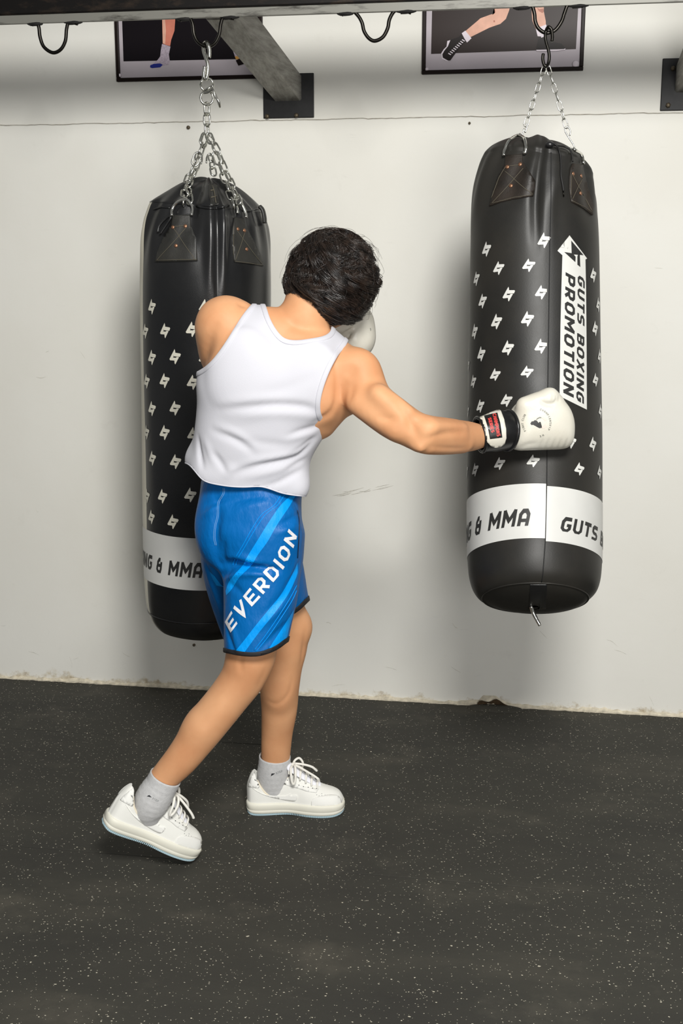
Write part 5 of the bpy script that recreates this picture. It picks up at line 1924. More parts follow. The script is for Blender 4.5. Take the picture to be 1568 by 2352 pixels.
# EVERDION: each letter's four corners as they lie on the cloth (baseline start, baseline end, top end, top start)
polys_done = []
ctr = [('E', (528, 1895), (610, 1775), (540, 1635), (468, 1745)), ('V', (628, 1700), (690, 1660), (735, 1505), (588, 1530)), ('E', (735, 1628), (842, 1490), (725, 1395), (620, 1520)), ('R', (868, 1482), (985, 1345), (850, 1245), (738, 1370)),
       ('D', (1000, 1325), (1105, 1180), (965, 1075), (875, 1210)), ('I', (1125, 1160), (1165, 1130), (1045, 1035), (1000, 1075)), ('O', (1150, 1085), (1245, 930), (1130, 845), (1048, 1000)), ('N', (1255, 895), (1330, 745), (1215, 650), (1150, 800))]
base = catmull(sc_((525, 1900), (630, 1760), (735, 1630), (868, 1485), (1000, 1328), (1140, 1150), (1260, 898), (1312, 740)), 10)
topl = catmull(sc_((455, 1770), (555, 1600), (640, 1500), (740, 1370), (875, 1205), (1020, 1045), (1145, 800), (1215, 648)), 10)
polys, W = text_polys('EVERDION', 1.0, t=.23, shear=0.0, gap=.2, wscale=1.0)
arc = np.concatenate([[0], np.cumsum(np.linalg.norm(np.diff((base + topl) / 2, axis=0), axis=1))]); arc /= arc[-1]
def fn_e(x, y):
    t = (x / W)
    b_ = [np.interp(t, arc, base[:, i]) for i in (0, 1)]
    t2 = t + .035 * 0
    q_ = [np.interp(t2, arc, topl[:, i]) for i in (0, 1)]
    return px_map(bvh_s, .0016)(b_[0] + (q_[0] - b_[0]) * y, b_[1] + (q_[1] - b_[1]) * y)
x_ = 0
for ch in 'EVERDION':
    w_, lines_ = GLYPH[ch]
    qs = [[(p[0] + x_, p[1]) for p in q] for ln in lines_ for q in stroke_quads(ln, .185)]
    decal('printed_letter', qs, (.10, .2), fn_e, M['letter'], shorts)
    x_ += w_ + .2

# ------------------------------------------------------------------ socks
def sock(stations, top_px, name_label, print_px):
    C = catmull(stations, 6)
    g = []
    P = C[:, :3]; R = C[:, 3]
    T = np.gradient(P, axis=0); T /= np.linalg.norm(T, axis=1)[:, None]
    e = unit(np.cross(T[0], FH)); rows = []
    for i in range(len(P)):
        a = unit(e - T[i] * e.dot(T[i])); b = np.cross(T[i], a)
        wr = .0005 * math.sin(i * 1.9) * (1 if 3 < i < len(P) - 2 else 0)
        rows.append([P[i] + (R[i] + wr * math.cos(t * 2)) * (a * math.cos(t) + b * math.sin(t)) for t in np.linspace(0, 2 * math.pi, 40, endpoint=False)])
    rim = np.array(rows[0])
    inner = P[0] + (rim - P[0]) * .93
    deep = P[1] + (np.array(rows[1]) - P[1]) * .92
    o_ = grid_obj('sock', [deep, inner, rim] + rows[1:], M['sock'], person)
    return o_


sk_r = sock([st((353, 1763), (408, 1804), 2.771, 1.08), st((340, 1782), (402, 1822), 2.771, 1.02), st((325, 1800), (396, 1838), 2.771), st((312, 1822), (386, 1858), 2.771), st((310, 1848), (374, 1880), 2.771), st((320, 1880), (366, 1892), 2.771)], None, None, None)
sk_l = sock([st((595, 1739), (667, 1734), 3.118, 1.0), st((593, 1758), (667, 1756), 3.12), st((590, 1780), (666, 1776), 3.125), st((590, 1800), (666, 1798), 3.13), st((596, 1822), (668, 1826), 3.135), st((606, 1842), (662, 1846), 3.14)], None, None, None)
for sk, pts in ((sk_r, ((338, 1827), (364, 1840))), (sk_l, ((621, 1781), (652, 1769)))):
    bk = bvh_of(sk)
    (xa, ya), (xb, yb) = pts
    d = np.array([xb - xa, yb - ya]); d2 = np.array([d[1], -d[0]]) / np.linalg.norm(d); dl = np.linalg.norm(d); du_ = d / dl
    f2 = lambda x, y: px_map(bk, .0006)(xa + du_[0] * x + d2[0] * y, ya + du_[1] * x + d2[1] * y)
    decal('sock_emblem', [[(0, -2.2), (5, -.9), (7.5, -.6), (11.5, .9), (9.2, 1.6), (5.2, 3.0), (3.6, 3.0), (6.6, 1.2), (4.6, .4)]], 2.0, f2, M['sock_print'], sk)
    x0 = 13.5
    qs = []
    for ch in 'XTEP':
        w_, lines_ = GLYPH[ch]
        qs += [[(x0 + p[0] * 4.6, -2.4 + p[1] * 4.6) for p in q] for ln in lines_ for q in stroke_quads(ln, .2)]
        x0 += (w_ + .2) * 4.6
    decal('sock_lettering', qs, 2.0, f2, M['sock_print_pale'], sk, kind='stuff')
# ------------------------------------------------------------------ shoes
def smooth_prof(xs, pts):
    P = catmull(np.array(pts, float), 10)
    o = np.argsort(P[:, 0])
    return np.interp(xs, P[o, 0], P[o, 1])


SHOE_L = .283
# half widths of the sole's inner (+) and outer (-) side along the length
W_OUT = [(0, .004), (.004, .018), (.015, .029), (.04, .034), (.09, .033), (.13, .036), (.18, .044), (.215, .046), (.25, .041), (.268, .033), (.278, .021), (.2825, .008), (.283, .004)]
W_IN = [(0, .004), (.004, .018), (.015, .029), (.04, .033), (.09, .029), (.13, .031), (.18, .042), (.215, .046), (.25, .042), (.268, .034), (.278, .022), (.2825, .008), (.283, .004)]


def build_shoe(origin, ax, ay, az, parent, side):
    """ax heel to toe, ay towards the camera side, az up; side=+1 if the camera sees the inner side"""
    origin, ax, ay, az = map(lambda v: np.array(v, float), (origin, ax, ay, az))
    T = lambda P: origin + np.asarray(P)[..., 0:1] * ax + np.asarray(P)[..., 1:2] * ay + np.asarray(P)[..., 2:3] * az
    near = W_IN if side > 0 else W_OUT
    far = W_OUT if side > 0 else W_IN
    xs = np.linspace(0, SHOE_L, 90)
    wn, wf = smooth_prof(xs, near), smooth_prof(xs, far)
    # --- sole: outline rings with welt and foxing grooves
    def ring(z, grow, spring=0.0):
        pts = []
        n = len(xs)
        for i in range(n): pts.append((xs[i] + grow * (2 * xs[i] / SHOE_L - 1), wn[i] + grow, z))
        for i in range(n - 2, 0, -1): pts.append((xs[i] + grow * (2 * xs[i] / SHOE_L - 1), -wf[i] - grow, z))
        P = np.array(pts)
        toe = np.clip((P[:, 0] - .235) / .05, 0, 1) ** 2
        heel = np.clip((.02 - P[:, 0]) / .02, 0, 1) ** 2
        low = 1 - np.clip(z / .034, 0, 1)
        P[:, 2] += toe * .008 * low + heel * .004 * low
        arch = np.exp(-((P[:, 0] - .125) / .035) ** 2)
        P[:, 2] += arch * .0022 * low
        return T(P)
    prof = [(.0035, -.004), (.0040, .000), (.008, .0025), (.0145, .0032), (.0155, .0024), (.0165, .0032), (.028, .0034), (.0325, .0030), (.0345, .0018), (.0355, -.0005), (.0355, -.004)]
    shoe = thing_part('shoe', parent)
    grid_obj('sole', [ring(z, g_) for z, g_ in prof], M['sole'], shoe, smooth=True)
    # --- tread: little teeth all round the foot of the sole
    g = Geo()
    R0 = ring(.0035, .0015)
    per = np.concatenate([[0], np.cumsum(np.linalg.norm(np.diff(np.vstack([R0, R0[:1]]), axis=0), axis=1))])
    loop = np.vstack([R0, R0[:1]])
    cen = T(np.array([[.14, 0, .0035]]))[0]
    nt = 130
    for k in range(nt):
        s0, s1 = per[-1] * k / nt, per[-1] * (k + .55) / nt
        a = np.array([np.interp(s0, per, loop[:, i]) for i in range(3)]); b = np.array([np.interp(s1, per, loop[:, i]) for i in range(3)])
        ina, inb = a + unit(cen - a) * .006, b + unit(cen - b) * .006
        up = az * .0012; dn = -az * .0035
        v = [a + dn, b + dn, inb + dn, ina + dn, a + up, b + up, inb + up, ina + up]
        g.add(v, [(0, 1, 2, 3), (4, 7, 6, 5), (0, 4, 5, 1), (1, 5, 6, 2), (2, 6, 7, 3), (3, 7, 4, 0)])
    Rb = ring(.0030, -.003)
    g.add(np.vstack([Rb, [T(np.array([[.14, 0, .0030]]))[0]]]), [((i + 1) % len(Rb), i, len(Rb)) for i in range(len(Rb))])
    o_ = g.obj('tread', M['tread'], shoe, smooth=False); o_['kind'] = 'stuff'
    # --- upper
    S = SDF((-.012, -.062, .026), (SHOE_L + .012, .062, .155), .0022)
    sl, P = S.sub(S.lo, S.lo + S.vox * S.n)
    X, Y, Z = P[..., 0], P[..., 1], P[..., 2]
    topz = np.interp(X, *zip(*catmull(np.array([(-.012, .070), (0.0, .086), (.010, .112), (.022, .127), (.035, .128), (.08, .126), (.115, .122), (.135, .118), (.165, .104), (.20, .088), (.228, .077), (.252, .070), (.270, .060), (.280, .046), (.286, .034), (.296, .026)]), 8)))
    yn = np.interp(X, xs, wn) - .0015; yf = np.interp(X, xs, wf) - .0015
    half = np.where(Y > 0, yn, yf)
    zb = .030
    hh = np.maximum(topz - zb, .002)
    lean = 1 - .34 * np.clip((Z - zb) / np.maximum(hh, .02), 0, 1) ** 1.6 * np.clip((X - .0) / .03, .35, 1)
    pw = 2.6
    r_ = ((np.abs(Y) / np.maximum(half * lean, .001)) ** pw + (np.clip(Z - zb, 0, 1) / hh) ** 3.2) ** (1 / pw)
    d = (r_ - 1) * np.minimum(half, hh) * .9
    # ends
    x0 = -.001 + .020 * np.clip((Z - .075) / .055, 0, 1) ** 1.5
    d = np.maximum(d, x0 - X)
    d = np.maximum(d, zb - .003 - Z)
    d = np.maximum(d, X - .2815)
    S.a[sl] = d
    # opening for the foot, and the dip of the collar at the ankle
    S.cone((.062, 0, .070), (.055, 0, .20), .026, .030, k=.006, op='cut', squash=(1, 0, 0), f=1.35)
    S.cone((.080, 0, .072), (.10, 0, .20), .025, .030, k=.006, op='cut', squash=(1, 0, 0), f=1.2)
    S.cone((.128, 0, .128), (.20, 0, .096), .012, .011, k=.004, op='cut')              # throat between the eyestays
    S.cone((.068, -.09, .118), (.068, .09, .118), .040, .040, k=.010, op='cut', squash=(1, 0, 0), f=.88)
    S.cone((.094, -.09, .132), (.094, .09, .132), .036, .036, k=.010, op='cut')
    Vs, Fs = S.mesh(smooth=3)
    bvl = bvh_vf(Vs, Fs)
    mesh_obj('upper', T(Vs), [list(f) for f in Fs], M['shoe'], shoe)
    # padded rim of the collar
    rim = []
    for sgn in (1, -1):
        row = []
        for x in np.linspace(.030, .122, 26):
            zs = .15
            best = None
            for z in np.linspace(.145, .05, 80):
                loc, n_, i_, di = bvl.ray_cast(Vector((x, sgn * .09, z)), Vector((0, -sgn, 0)))
                if loc is not None and loc.y * sgn > .008:
                    best = (x, loc.y - sgn * .002, z); break
            if best: row.append(best)
        rim.append(row)
    for row in rim:
        if len(row) > 3:
            P_ = smooth_loop(np.array(row), False, 3)
            g = Geo(); g.tube(T(P_), .0032, 8); g.obj('collar_lining', M['lining'], shoe)
    # --- overlays cut from leather, laid on both sides
    def side_map(sgn, off):
        def fn(x, z):
            for dz in range(30):                      # an edge that runs over the top is laid along it
                loc, n_, i_, di = bvl.ray_cast(Vector((x, sgn * .09, z - dz * .0015)), Vector((0, -sgn, 0)))
                if loc is not None and loc.y * sgn > .004: break
            if loc is None or loc.y * sgn <= .004: return None
            n = np.array(n_)
            if n[1] * sgn < 0: n = -n
            p = np.array(loc) + n * off
            return T(p[None])[0], ax * n[0] + ay * n[1] + az * n[2]
        return fn
    def px2(x, y): return ((x - 168) / 1240 * SHOE_L, (960 - y) / 1240 * SHOE_L)      # enlarged crop of the shoe
    H = lambda *p: [px2(*q) for q in p]
    swoosh = H((250, 612), (310, 650), (400, 690), (500, 708), (620, 714), (690, 705), (735, 680), (730, 705), (812, 690), (815, 730), (800, 758), (770, 772), (690, 768), (600, 752), (500, 730), (400, 695), (330, 660))
    swoosh = catmull(np.array(swoosh + swoosh[:1]), 3)[:-1].tolist()
    heel = H((192, 606), (205, 540), (245, 450), (270, 425), (296, 412), (310, 470), (322, 540), (335, 600), (290, 606), (245, 602))
    toe = H((1012, 842), (996, 790), (1008, 735), (1060, 705), (1160, 690), (1250, 690), (1330, 715), (1372, 770), (1380, 840), (1280, 850), (1140, 850))
    eyestay = H((600, 560), (655, 490), (700, 486), (760, 530), (850, 575), (960, 600), (1090, 625), (1060, 660), (930, 640), (850, 615), (760, 600), (690, 578))
    quarter = H((790, 812), (840, 750), (920, 640), (1000, 655), (985, 740), (1000, 850))
    rnd = lambda p: catmull(np.array(list(p) + [p[0]]), 3)[:-1].tolist()
    foxing = H((540, 795), (575, 755), (640, 760), (660, 800))
    for sgn in (1, -1):
        for nm, poly, th in (('heel_tab', rnd(heel), .0014), ('toe_cap', rnd(toe), .0010), ('eyestay', eyestay, .0014), ('side_stripe', swoosh, .0018)):
            decal(nm, [poly], .008, side_map(sgn, .0003), M['shoe_overlay'], shoe, thick=th)
    # perforations in the toe and eyelets
    g = Geo()
    f_ = side_map(1, .0011)
    for q in ((1065, 678), (1095, 690), (1082, 702), (1130, 690), (1128, 672), (1155, 710), (1170, 688), (1200, 690), (1225, 697), (1110, 706)):
        r = f_(*px2(*q))
        if r is None: continue
        p, n = r
        t1 = unit(np.cross(n, az)); t2 = np.cross(n, t1)
        m = 8
        g.add([p + .0011 * (t1 * math.cos(a) + t2 * math.sin(a)) for a in np.linspace(0, 2 * math.pi, m, endpoint=False)], [tuple(range(m))])
    o_ = g.obj('perforations', M['sock_print_pale'], shoe); o_['kind'] = 'stuff'
    # --- tongue
    rows = []
    for t in np.linspace(0, 1, 14):
        c = np.array([.215 - .095 * t, 0, .082 + .044 * t + .016 * t * t])
        w = .014 + .012 * t
        thick = .003 + .004 * t
        rows.append([(c[0] + thick * .5 * math.cos(a) * .6, w * math.sin(a), c[2] + thick * math.cos(a) - .006 * (math.sin(a)) ** 2) for a in np.linspace(0, 2 * math.pi, 20, endpoint=False)])
    c = np.array(rows[-1]).mean(0)
    rows.append([c + (np.array(p) - c) * .55 + (-.003, 0, .004) for p in rows[-1]])
    rows.append([c + (np.array(p) - c) * .05 + (-.004, 0, .005) for p in rows[-1]])
    R_ = np.array(rows)
    grid_obj('tongue', T(R_), M['tongue'], shoe)
    # --- laces
    for k in range(6):
        t = k / 5
        x = .212 - .082 * t; z = .090 + .046 * t
        w = .017 + .004 * t
        pts = [(x, -w - .004, z - .014), (x - .002, -w, z - .002), (x - .004, -w * .4, z + .0045), (x - .005, w * .4, z + .0045), (x - .006, w, z - .002), (x - .006, w + .005, z - .014)]
        g = Geo(); g.tube(T(catmull(np.array(pts), 5)), .0034, 8, flat=.5, up=unit(ax * .45 + az)); g.obj('lace', M['lace'], shoe)
    z0 = .139; x0_ = .134
    bows = [[(x0_, .004, z0), (x0_ - .004, .026, z0 + .002), (x0_ - .003, .040, z0 - .012), (x0_ - .001, .043, z0 - .030), (x0_ + .004, .042, z0 - .040), (x0_ + .009, .042, z0 - .030), (x0_ + .010, .038, z0 - .010), (x0_ + .008, .022, z0 + .004), (x0_ + .004, .004, z0 + .002)],
            [(x0_, .0, z0), (x0_ + .006, -.014, z0 + .008), (x0_ + .018, -.024, z0 + .010), (x0_ + .028, -.026, z0 - .004), (x0_ + .026, -.018, z0 - .016), (x0_ + .012, -.006, z0 - .004), (x0_ + .002, .0, z0 + .001)],
            [(x0_ + .002, .002, z0 + .003), (x0_ + .022, .014, z0 - .002), (x0_ + .045, .022, z0 - .012), (x0_ + .064, .026, z0 - .022), (x0_ + .076, .027, z0 - .031)],
            [(x0_ + .002, -.004, z0 + .003), (x0_ + .030, -.008, z0 - .002), (x0_ + .055, -.014, z0 - .012), (x0_ + .07, -.022, z0 - .028)]]
    for b_ in bows:
        g = Geo(); g.tube(T(catmull(np.array(b_), 6)), .0034, 8); g.obj('lace', M['lace'], shoe)
    bm_ = bmesh.new(); bmesh.ops.create_icosphere(bm_, subdivisions=2, radius=1)
    V_ = np.array([v.co[:] for v in bm_.verts]) * (.008, .010, .006) + (x0_ + .002, 0, z0 + .001)
    F_ = [[v.index for v in f.verts] for f in bm_.faces]; bm_.free()
    mesh_obj('lace_knot', T(V_), F_, M['lace'], shoe)
    # eyelets
    g = Geo()
    for q in ((693, 522), (838, 573), (895, 590), (955, 600), (1010, 612), (1060, 620)):
        r = side_map(1, .0022)(*px2(*q))
        if r is None: continue
        p, n = r
        t1 = unit(np.cross(n, az)); t2 = np.cross(n, t1)
        g.add([p + .0014 * (t1 * math.cos(a) + t2 * math.sin(a)) for a in np.linspace(0, 2 * math.pi, 8, endpoint=False)], [tuple(range(8))])
    if g.v:
        o_ = g.obj('eyelets', M['sock_print'], shoe); o_['kind'] = 'stuff'
    return shoe


def thing_part(name, parent):
    """an Empty that is a part of a thing and gathers the part's own pieces"""
    o = bpy.data.objects.new(name, None)
    o.empty_display_size = .03
    COL.objects.link(o)
    o.parent = parent
    ORIGIN[o.name] = ORIGIN[parent.name]
    return o


# front (left) shoe: flat on the floor
a_ = on_z(566, 1874, 0); b_ = on_z(789, 1875, 0)
ax = unit(b_ - a_)
away = unit(np.array([-ax[1], ax[0], 0]))
sl_ = np.linalg.norm(b_ - a_)
k_ = SHOE_L / sl_
print('shoe length seen', sl_)
build_shoe(a_ + away * .036, ax * (sl_ / SHOE_L), -away, np.array([0, 0, 1.0]), person, +1)
# rear (right) shoe: up on the ball of the foot
b_ = on_z(452, 1984, 0.004) 
best = None
for h in np.linspace(2.5, 3.3, 400):
    q = pd(239, 1908, h)
    e = abs(np.linalg.norm(b_ - q) - sl_)
    if q[2] > .03 and (best is None or e < best[0]): best = (e, q)
a_ = best[1]
print('rear heel', a_, b_, best[0])
ax = unit(b_ - a_)
hor = unit(np.array([-ax[1], ax[0], 0]))
azr = unit(np.cross(ax, hor))
if azr[2] < 0: azr = -azr
azr = unit(azr - hor * .10)
ayr = -unit(np.cross(azr, ax))
build_shoe(a_ - ayr * .036, ax * (sl_ / SHOE_L), ayr, azr, person, -1)
# ------------------------------------------------------------------ boxing gloves
def glove_right():
    root = thing_part('boxing_glove', person)
    hg = 2.860
    S = SDF(pd(1150, 1060, hg) - .14, pd(1320, 880, hg) + .14, .0034)
    sg = lambda l, r, h, b: (pd(l[0], l[1], h), pd(r[0], r[1], h), b)
    S.loft([sg((1166, 944), (1172, 1036), 2.845, .042), sg((1188, 928), (1190, 1034), 2.850, .052), sg((1215, 910), (1215, 1033), 2.855, .058), sg((1245, 901), (1246, 1032), 2.860, .062), sg((1272, 908), (1275, 1031), 2.865, .064),
            sg((1293, 926), (1294, 1029), 2.870, .060), sg((1306, 948), (1307, 1024), 2.875, .048), sg((1312, 972), (1312, 1004), 2.875, .026)], k=.01, power=2.5, cap=.03)
    # thumb along the upper edge
    S.cone(pd(1205, 930, 2.830), pd(1262, 912, 2.830), .020, .020, k=.018)
    S.cone(pd(1262, 912, 2.830), pd(1279, 922, 2.835), .020, .014, k=.012)
    V, F = S.mesh(smooth=3)
    b = bvh_vf(V, F)
    N = vert_normals(V, F)
    creases = [([(1240 + i * 13, 1033), (1243 + i * 14, 1022), (1247 + i * 14, 1008)], -.0022, .0035) for i in range(5)]
    creases += [([(1268 + i * 7, 902 + i * 3), (1270 + i * 7, 914 + i * 3), (1266 + i * 6, 922 + i * 3)], -.0016, .003) for i in range(3)]
    creases += [([(1238, 921), (1255, 928), (1270, 927), (1282, 918)], -.004, .005), ([(1188, 1032), (1210, 1022), (1235, 1018)], -.002, .008)]
    V = fold_field(V, N, F, creases, b)
    mitt = mesh_obj('mitt', V, [list(f) for f in F], M['glove'], root)
    # cuff
    C = [st((1096, 963), (1108, 1034), 2.826, 1.10), st((1104, 960), (1116, 1034), 2.828, 1.10), st((1125, 952), (1138, 1034), 2.834, 1.06), st((1148, 944), (1158, 1034), 2.840, 1.0), st((1170, 944), (1178, 1034), 2.850, .95)]
    C = catmull(C, 5)
    P, R = C[:, :3], C[:, 3]
    T = np.gradient(P, axis=0); T /= np.linalg.norm(T, axis=1)[:, None]
    rows = []
    for i in range(len(P)):
        a = unit(UP - T[i] * UP.dot(T[i])); b2 = np.cross(T[i], a)
        rows.append([P[i] + R[i] * (a * math.cos(t) + b2 * math.sin(t)) for t in np.linspace(0, 2 * math.pi, 56, endpoint=False)])
    inner = P[0] + (np.array(rows[0]) - P[0]) * .86
    cuff = grid_obj('cuff', [inner] + rows, M['glove_black'], root)
    g = Geo(); g.tube(np.array(rows[0]), .0042, 8, closed=True); g.obj('cuff_edge', M['glove_black'], root)
    g = Geo(); g.tube(np.array(rows[-3]), .0050, 8, closed=True); g.obj('cuff_edge', M['glove_black'], root)
    bc = bvh_of(cuff)
    z_ = lambda *p: [(1080 + x / 6.272, 890 + y / 6.272) for x, y in p]
    flap = z_((138, 448), (280, 385), (415, 332), (440, 360), (480, 470), (505, 600), (510, 720), (485, 800), (430, 840), (350, 852), (290, 830), (240, 780), (210, 680), (185, 570))
    flap = [(x, min(y, 1026)) for x, y in flap]
    decal('strap_flap', [flap], 5, px_map(bc, .0005), M['glove'], root, thick=.004)
    lab = z_((200, 432), (388, 388), (425, 520), (450, 712), (275, 735), (245, 580))
    decal('strap_label', [lab], 5, px_map(bc, .0050), M['glove_black'], root, thick=.0006)
    # red lettering on the label, two lines read from top to bottom
    for txt, q0, q1, hh in (('CHAMPIONS', (345, 405), (398, 696), 50), ('SERIES', (275, 460), (318, 648), 46)):
        polys, W = text_polys(txt, 1.0, t=.27, shear=.0, gap=.16)
        d = np.array(q1) - np.array(q0); n_ = np.array([d[1], -d[0]]) / np.linalg.norm(d)
        def fn(x, y, q0=q0, d=d, n_=n_, W=W, hh=hh):
            p = np.array(q0) + d * (x / W) + n_ * hh * (y - .5)
            return px_map(bc, .0058)(*z_(tuple(p))[0])
        decal('label_lettering', polys, (.4, .4), fn, M['glove_red'], root, kind='stuff')
    # printed badge: ring of small letters round a bird-like mark
    bm2 = bvh_of(mitt)
    e_ = lambda *p: [(1190 + x / 18.447, 930 + y / 18.447) for x, y in p]
    f_ = px_map(bm2, .0007)
    decal('badge_mark', [e_((505, 790), (560, 700), (640, 690), (700, 640), (790, 670), (850, 760), (910, 710), (950, 735), (960, 790), (880, 800), (820, 760), (775, 800), (800, 860), (860, 930), (1000, 940), (1000, 965), (900, 985), (820, 950), (700, 880), (620, 840), (560, 855))], 3, f_, M['print_black'], root)
    decal('badge_mark', [e_((750, 620), (800, 560), (900, 510), (970, 520), (975, 560), (900, 560), (820, 600), (770, 650))], 3, f_, M['glove_grey'], root)
    decal('badge_mark', [e_((980, 540), (1080, 510), (1170, 560), (1200, 640), (1130, 680), (1060, 610))], 3, f_, M['glove_pink'], root)
    decal('badge_mark', [e_((980, 930), (1060, 880), (1150, 830), (1190, 900), (1130, 990), (1000, 990))], 3, f_, M['glove_pink'], root)
    cx, cy, rx = 770, 760, 590
    def ring_text(txt, a0, a1, inward):
        qs = []
        n = len(txt)
        for i, ch in enumerate(txt):
            w_, lines_ = GLYPH[ch] if GLYPH[ch][1:] and ch != ' ' else (.3, ())
            a = a0 + (a1 - a0) * i / (n - 1)
            for ln in lines_:
                for q in stroke_quads(ln, .2):
                    out = []
                    for x, y in q:
                        h = 85
                        rr = rx + ((y - .5) * h if not inward else -(y - .5) * h)
                        aa = a + ((x - w_ / 2) * h / rx) * (1 if not inward else -1)
                        out.append((cx + rr * math.sin(aa), cy - rr * math.cos(aa)))
                    qs.append(e_(*out))
        for q in qs:
            pass
        decal('badge_lettering', qs, 2.5, f_, M['glove_grey'], root, kind='stuff')
    ring_text('FIGHT CLUB', math.radians(236), math.radians(304), False)
    ring_text('CHAMPIONSHIP', math.radians(18), math.radians(118), False)
    ring_text('HK', math.radians(152), math.radians(164), False)
    return root


glove_right()


def glove_left():
    root = thing_part('boxing_glove', person)
    h0 = 2.965
    S = SDF(pd(690, 880, h0) - .12, pd(870, 690, h0) + .13, .0034)
    S.cone(pd(806, 742, 2.975), pd(808, 776, 2.965), .052, .056, k=.02)
    S.ball(pd(812, 760, 2.985), (.047, .052, .064), k=.03)
    # palm and the thumb folded over it
    S.cone(pd(775, 742, 2.985), pd(790, 735, 2.98), .042, .040, k=.03)
    S.cone(pd(775, 785, 2.985), pd(785, 775, 2.98), .042, .040, k=.03)
    S.cone(pd(735, 770, 2.945), pd(792, 740, 2.915), .024, .022, k=.005)
    S.cone(pd(740, 790, 2.975), pd(700, 835, 3.005), .040, .042, k=.02)
    S.cone(pd(758, 802, 2.925), pd(813, 756, 2.905), .015, .006, k=.006, op='cut')
    V, F = S.mesh(smooth=3)
    b = bvh_vf(V, F)
    N = vert_normals(V, F)
    creases = [([(808, 762), (800 - i * 3, 770 + i * 4), (806 - i * 4, 780 + i * 4)], -.0022, .003) for i in range(4)]
    creases += [([(822 + i * 1, 722 + i * 7), (838 + i * 2, 716 + i * 8)], -.0012, .0025) for i in range(5)]
    creases += [([(745, 757), (775, 756), (800, 752)], -.0010, .002)]
    V = fold_field(V, N, F, creases, b)
    mesh_obj('mitt', V, [list(f) for f in F], M['glove'], root)
    C = catmull([(*pd(706, 828, 3.0), .043), (*pd(690, 846, 3.012), .042), (*pd(668, 868, 3.025), .042)], 5)
    g = Geo(); g.tube(C[:, :3], C[:, 3], 28); g.obj('cuff', M['glove_black'], root)
    q = cast_px(bvh_vf(V, F), 850, 757, .0008)
    if q is not None:
        g = Geo(); n_ = unit(CAM - q)
        t1 = unit(np.cross(n_, UP)); t2 = np.cross(n_, t1)
        g.add([q + t1 * .0018 * math.cos(a) + t2 * .004 * math.sin(a) for a in np.linspace(0, 2 * math.pi, 10, endpoint=False)], [tuple(range(10))])
        g.obj('scuff_spot', M['glove_grey'], root)


glove_left()

# ------------------------------------------------------------------ hair: a cap under many wavy locks
RX, RY, RZ = .085, .102, .091
HCC = HC + hz * .012
CROWN = .50                                            # the whorl sits towards the back of the head


def hp(th, ph, lift):
    """point over the scalp: th down from the whorl, ph around it; below the equator the hair hangs free"""
    d = np.stack([np.sin(th) * np.cos(ph), np.sin(th) * np.sin(ph), np.cos(th)], -1)
    y = d[..., 1] * math.cos(CROWN) - d[..., 2] * math.sin(CROWN); z = d[..., 1] * math.sin(CROWN) + d[..., 2] * math.cos(CROWN)
    d = np.stack([d[..., 0], y, z], -1)
    # under the widest part the hair falls more straight down than the skull curves in
    low = np.clip(-d[..., 2] - .05, 0, 1)
    out = 1 + .26 * low
    e = d * np.array([RX, RY, RZ]) * np.stack([out, out, np.ones_like(out)], -1)
    nn = d / np.array([RX, RY, RZ]); nn[..., 2] *= np.clip(1 - low, .3, 1)
    nn /= np.linalg.norm(nn, axis=-1, keepdims=True)
    e = e + nn * np.asarray(lift)[..., None]
    return HCC + e[..., 0:1] * hx + e[..., 1:2] * hy + e[..., 2:3] * hz, nn


S = SDF(HC - .17, HC + .17, .004)
S.ball(HCC - hy * .006, (RX * .97, RY * .95, RZ * .97), rot=HR, k=.01)
S.cone(h_(0, .115, -.012), h_(0, .16, -.10), .075, .06, k=.01, op='cut')             # leave the face free
Vh, Fh = S.mesh(smooth=3)
hair = mesh_obj('hair', Vh, [list(f) for f in Fh], M['hair'], person)

rng = np.random.default_rng(11)
def wave_field(th, ph):
    """neighbouring locks bend together, so the hair falls in soft waves"""
    return 1.5 * (.16 * np.sin(7.5 * th + 2.1 * np.sin(2 * ph + .6) + 1.2 * ph) + .10 * np.sin(13 * th - 3 * ph + 1.1)
            + .06 * np.sin(5 * ph + 9 * th))


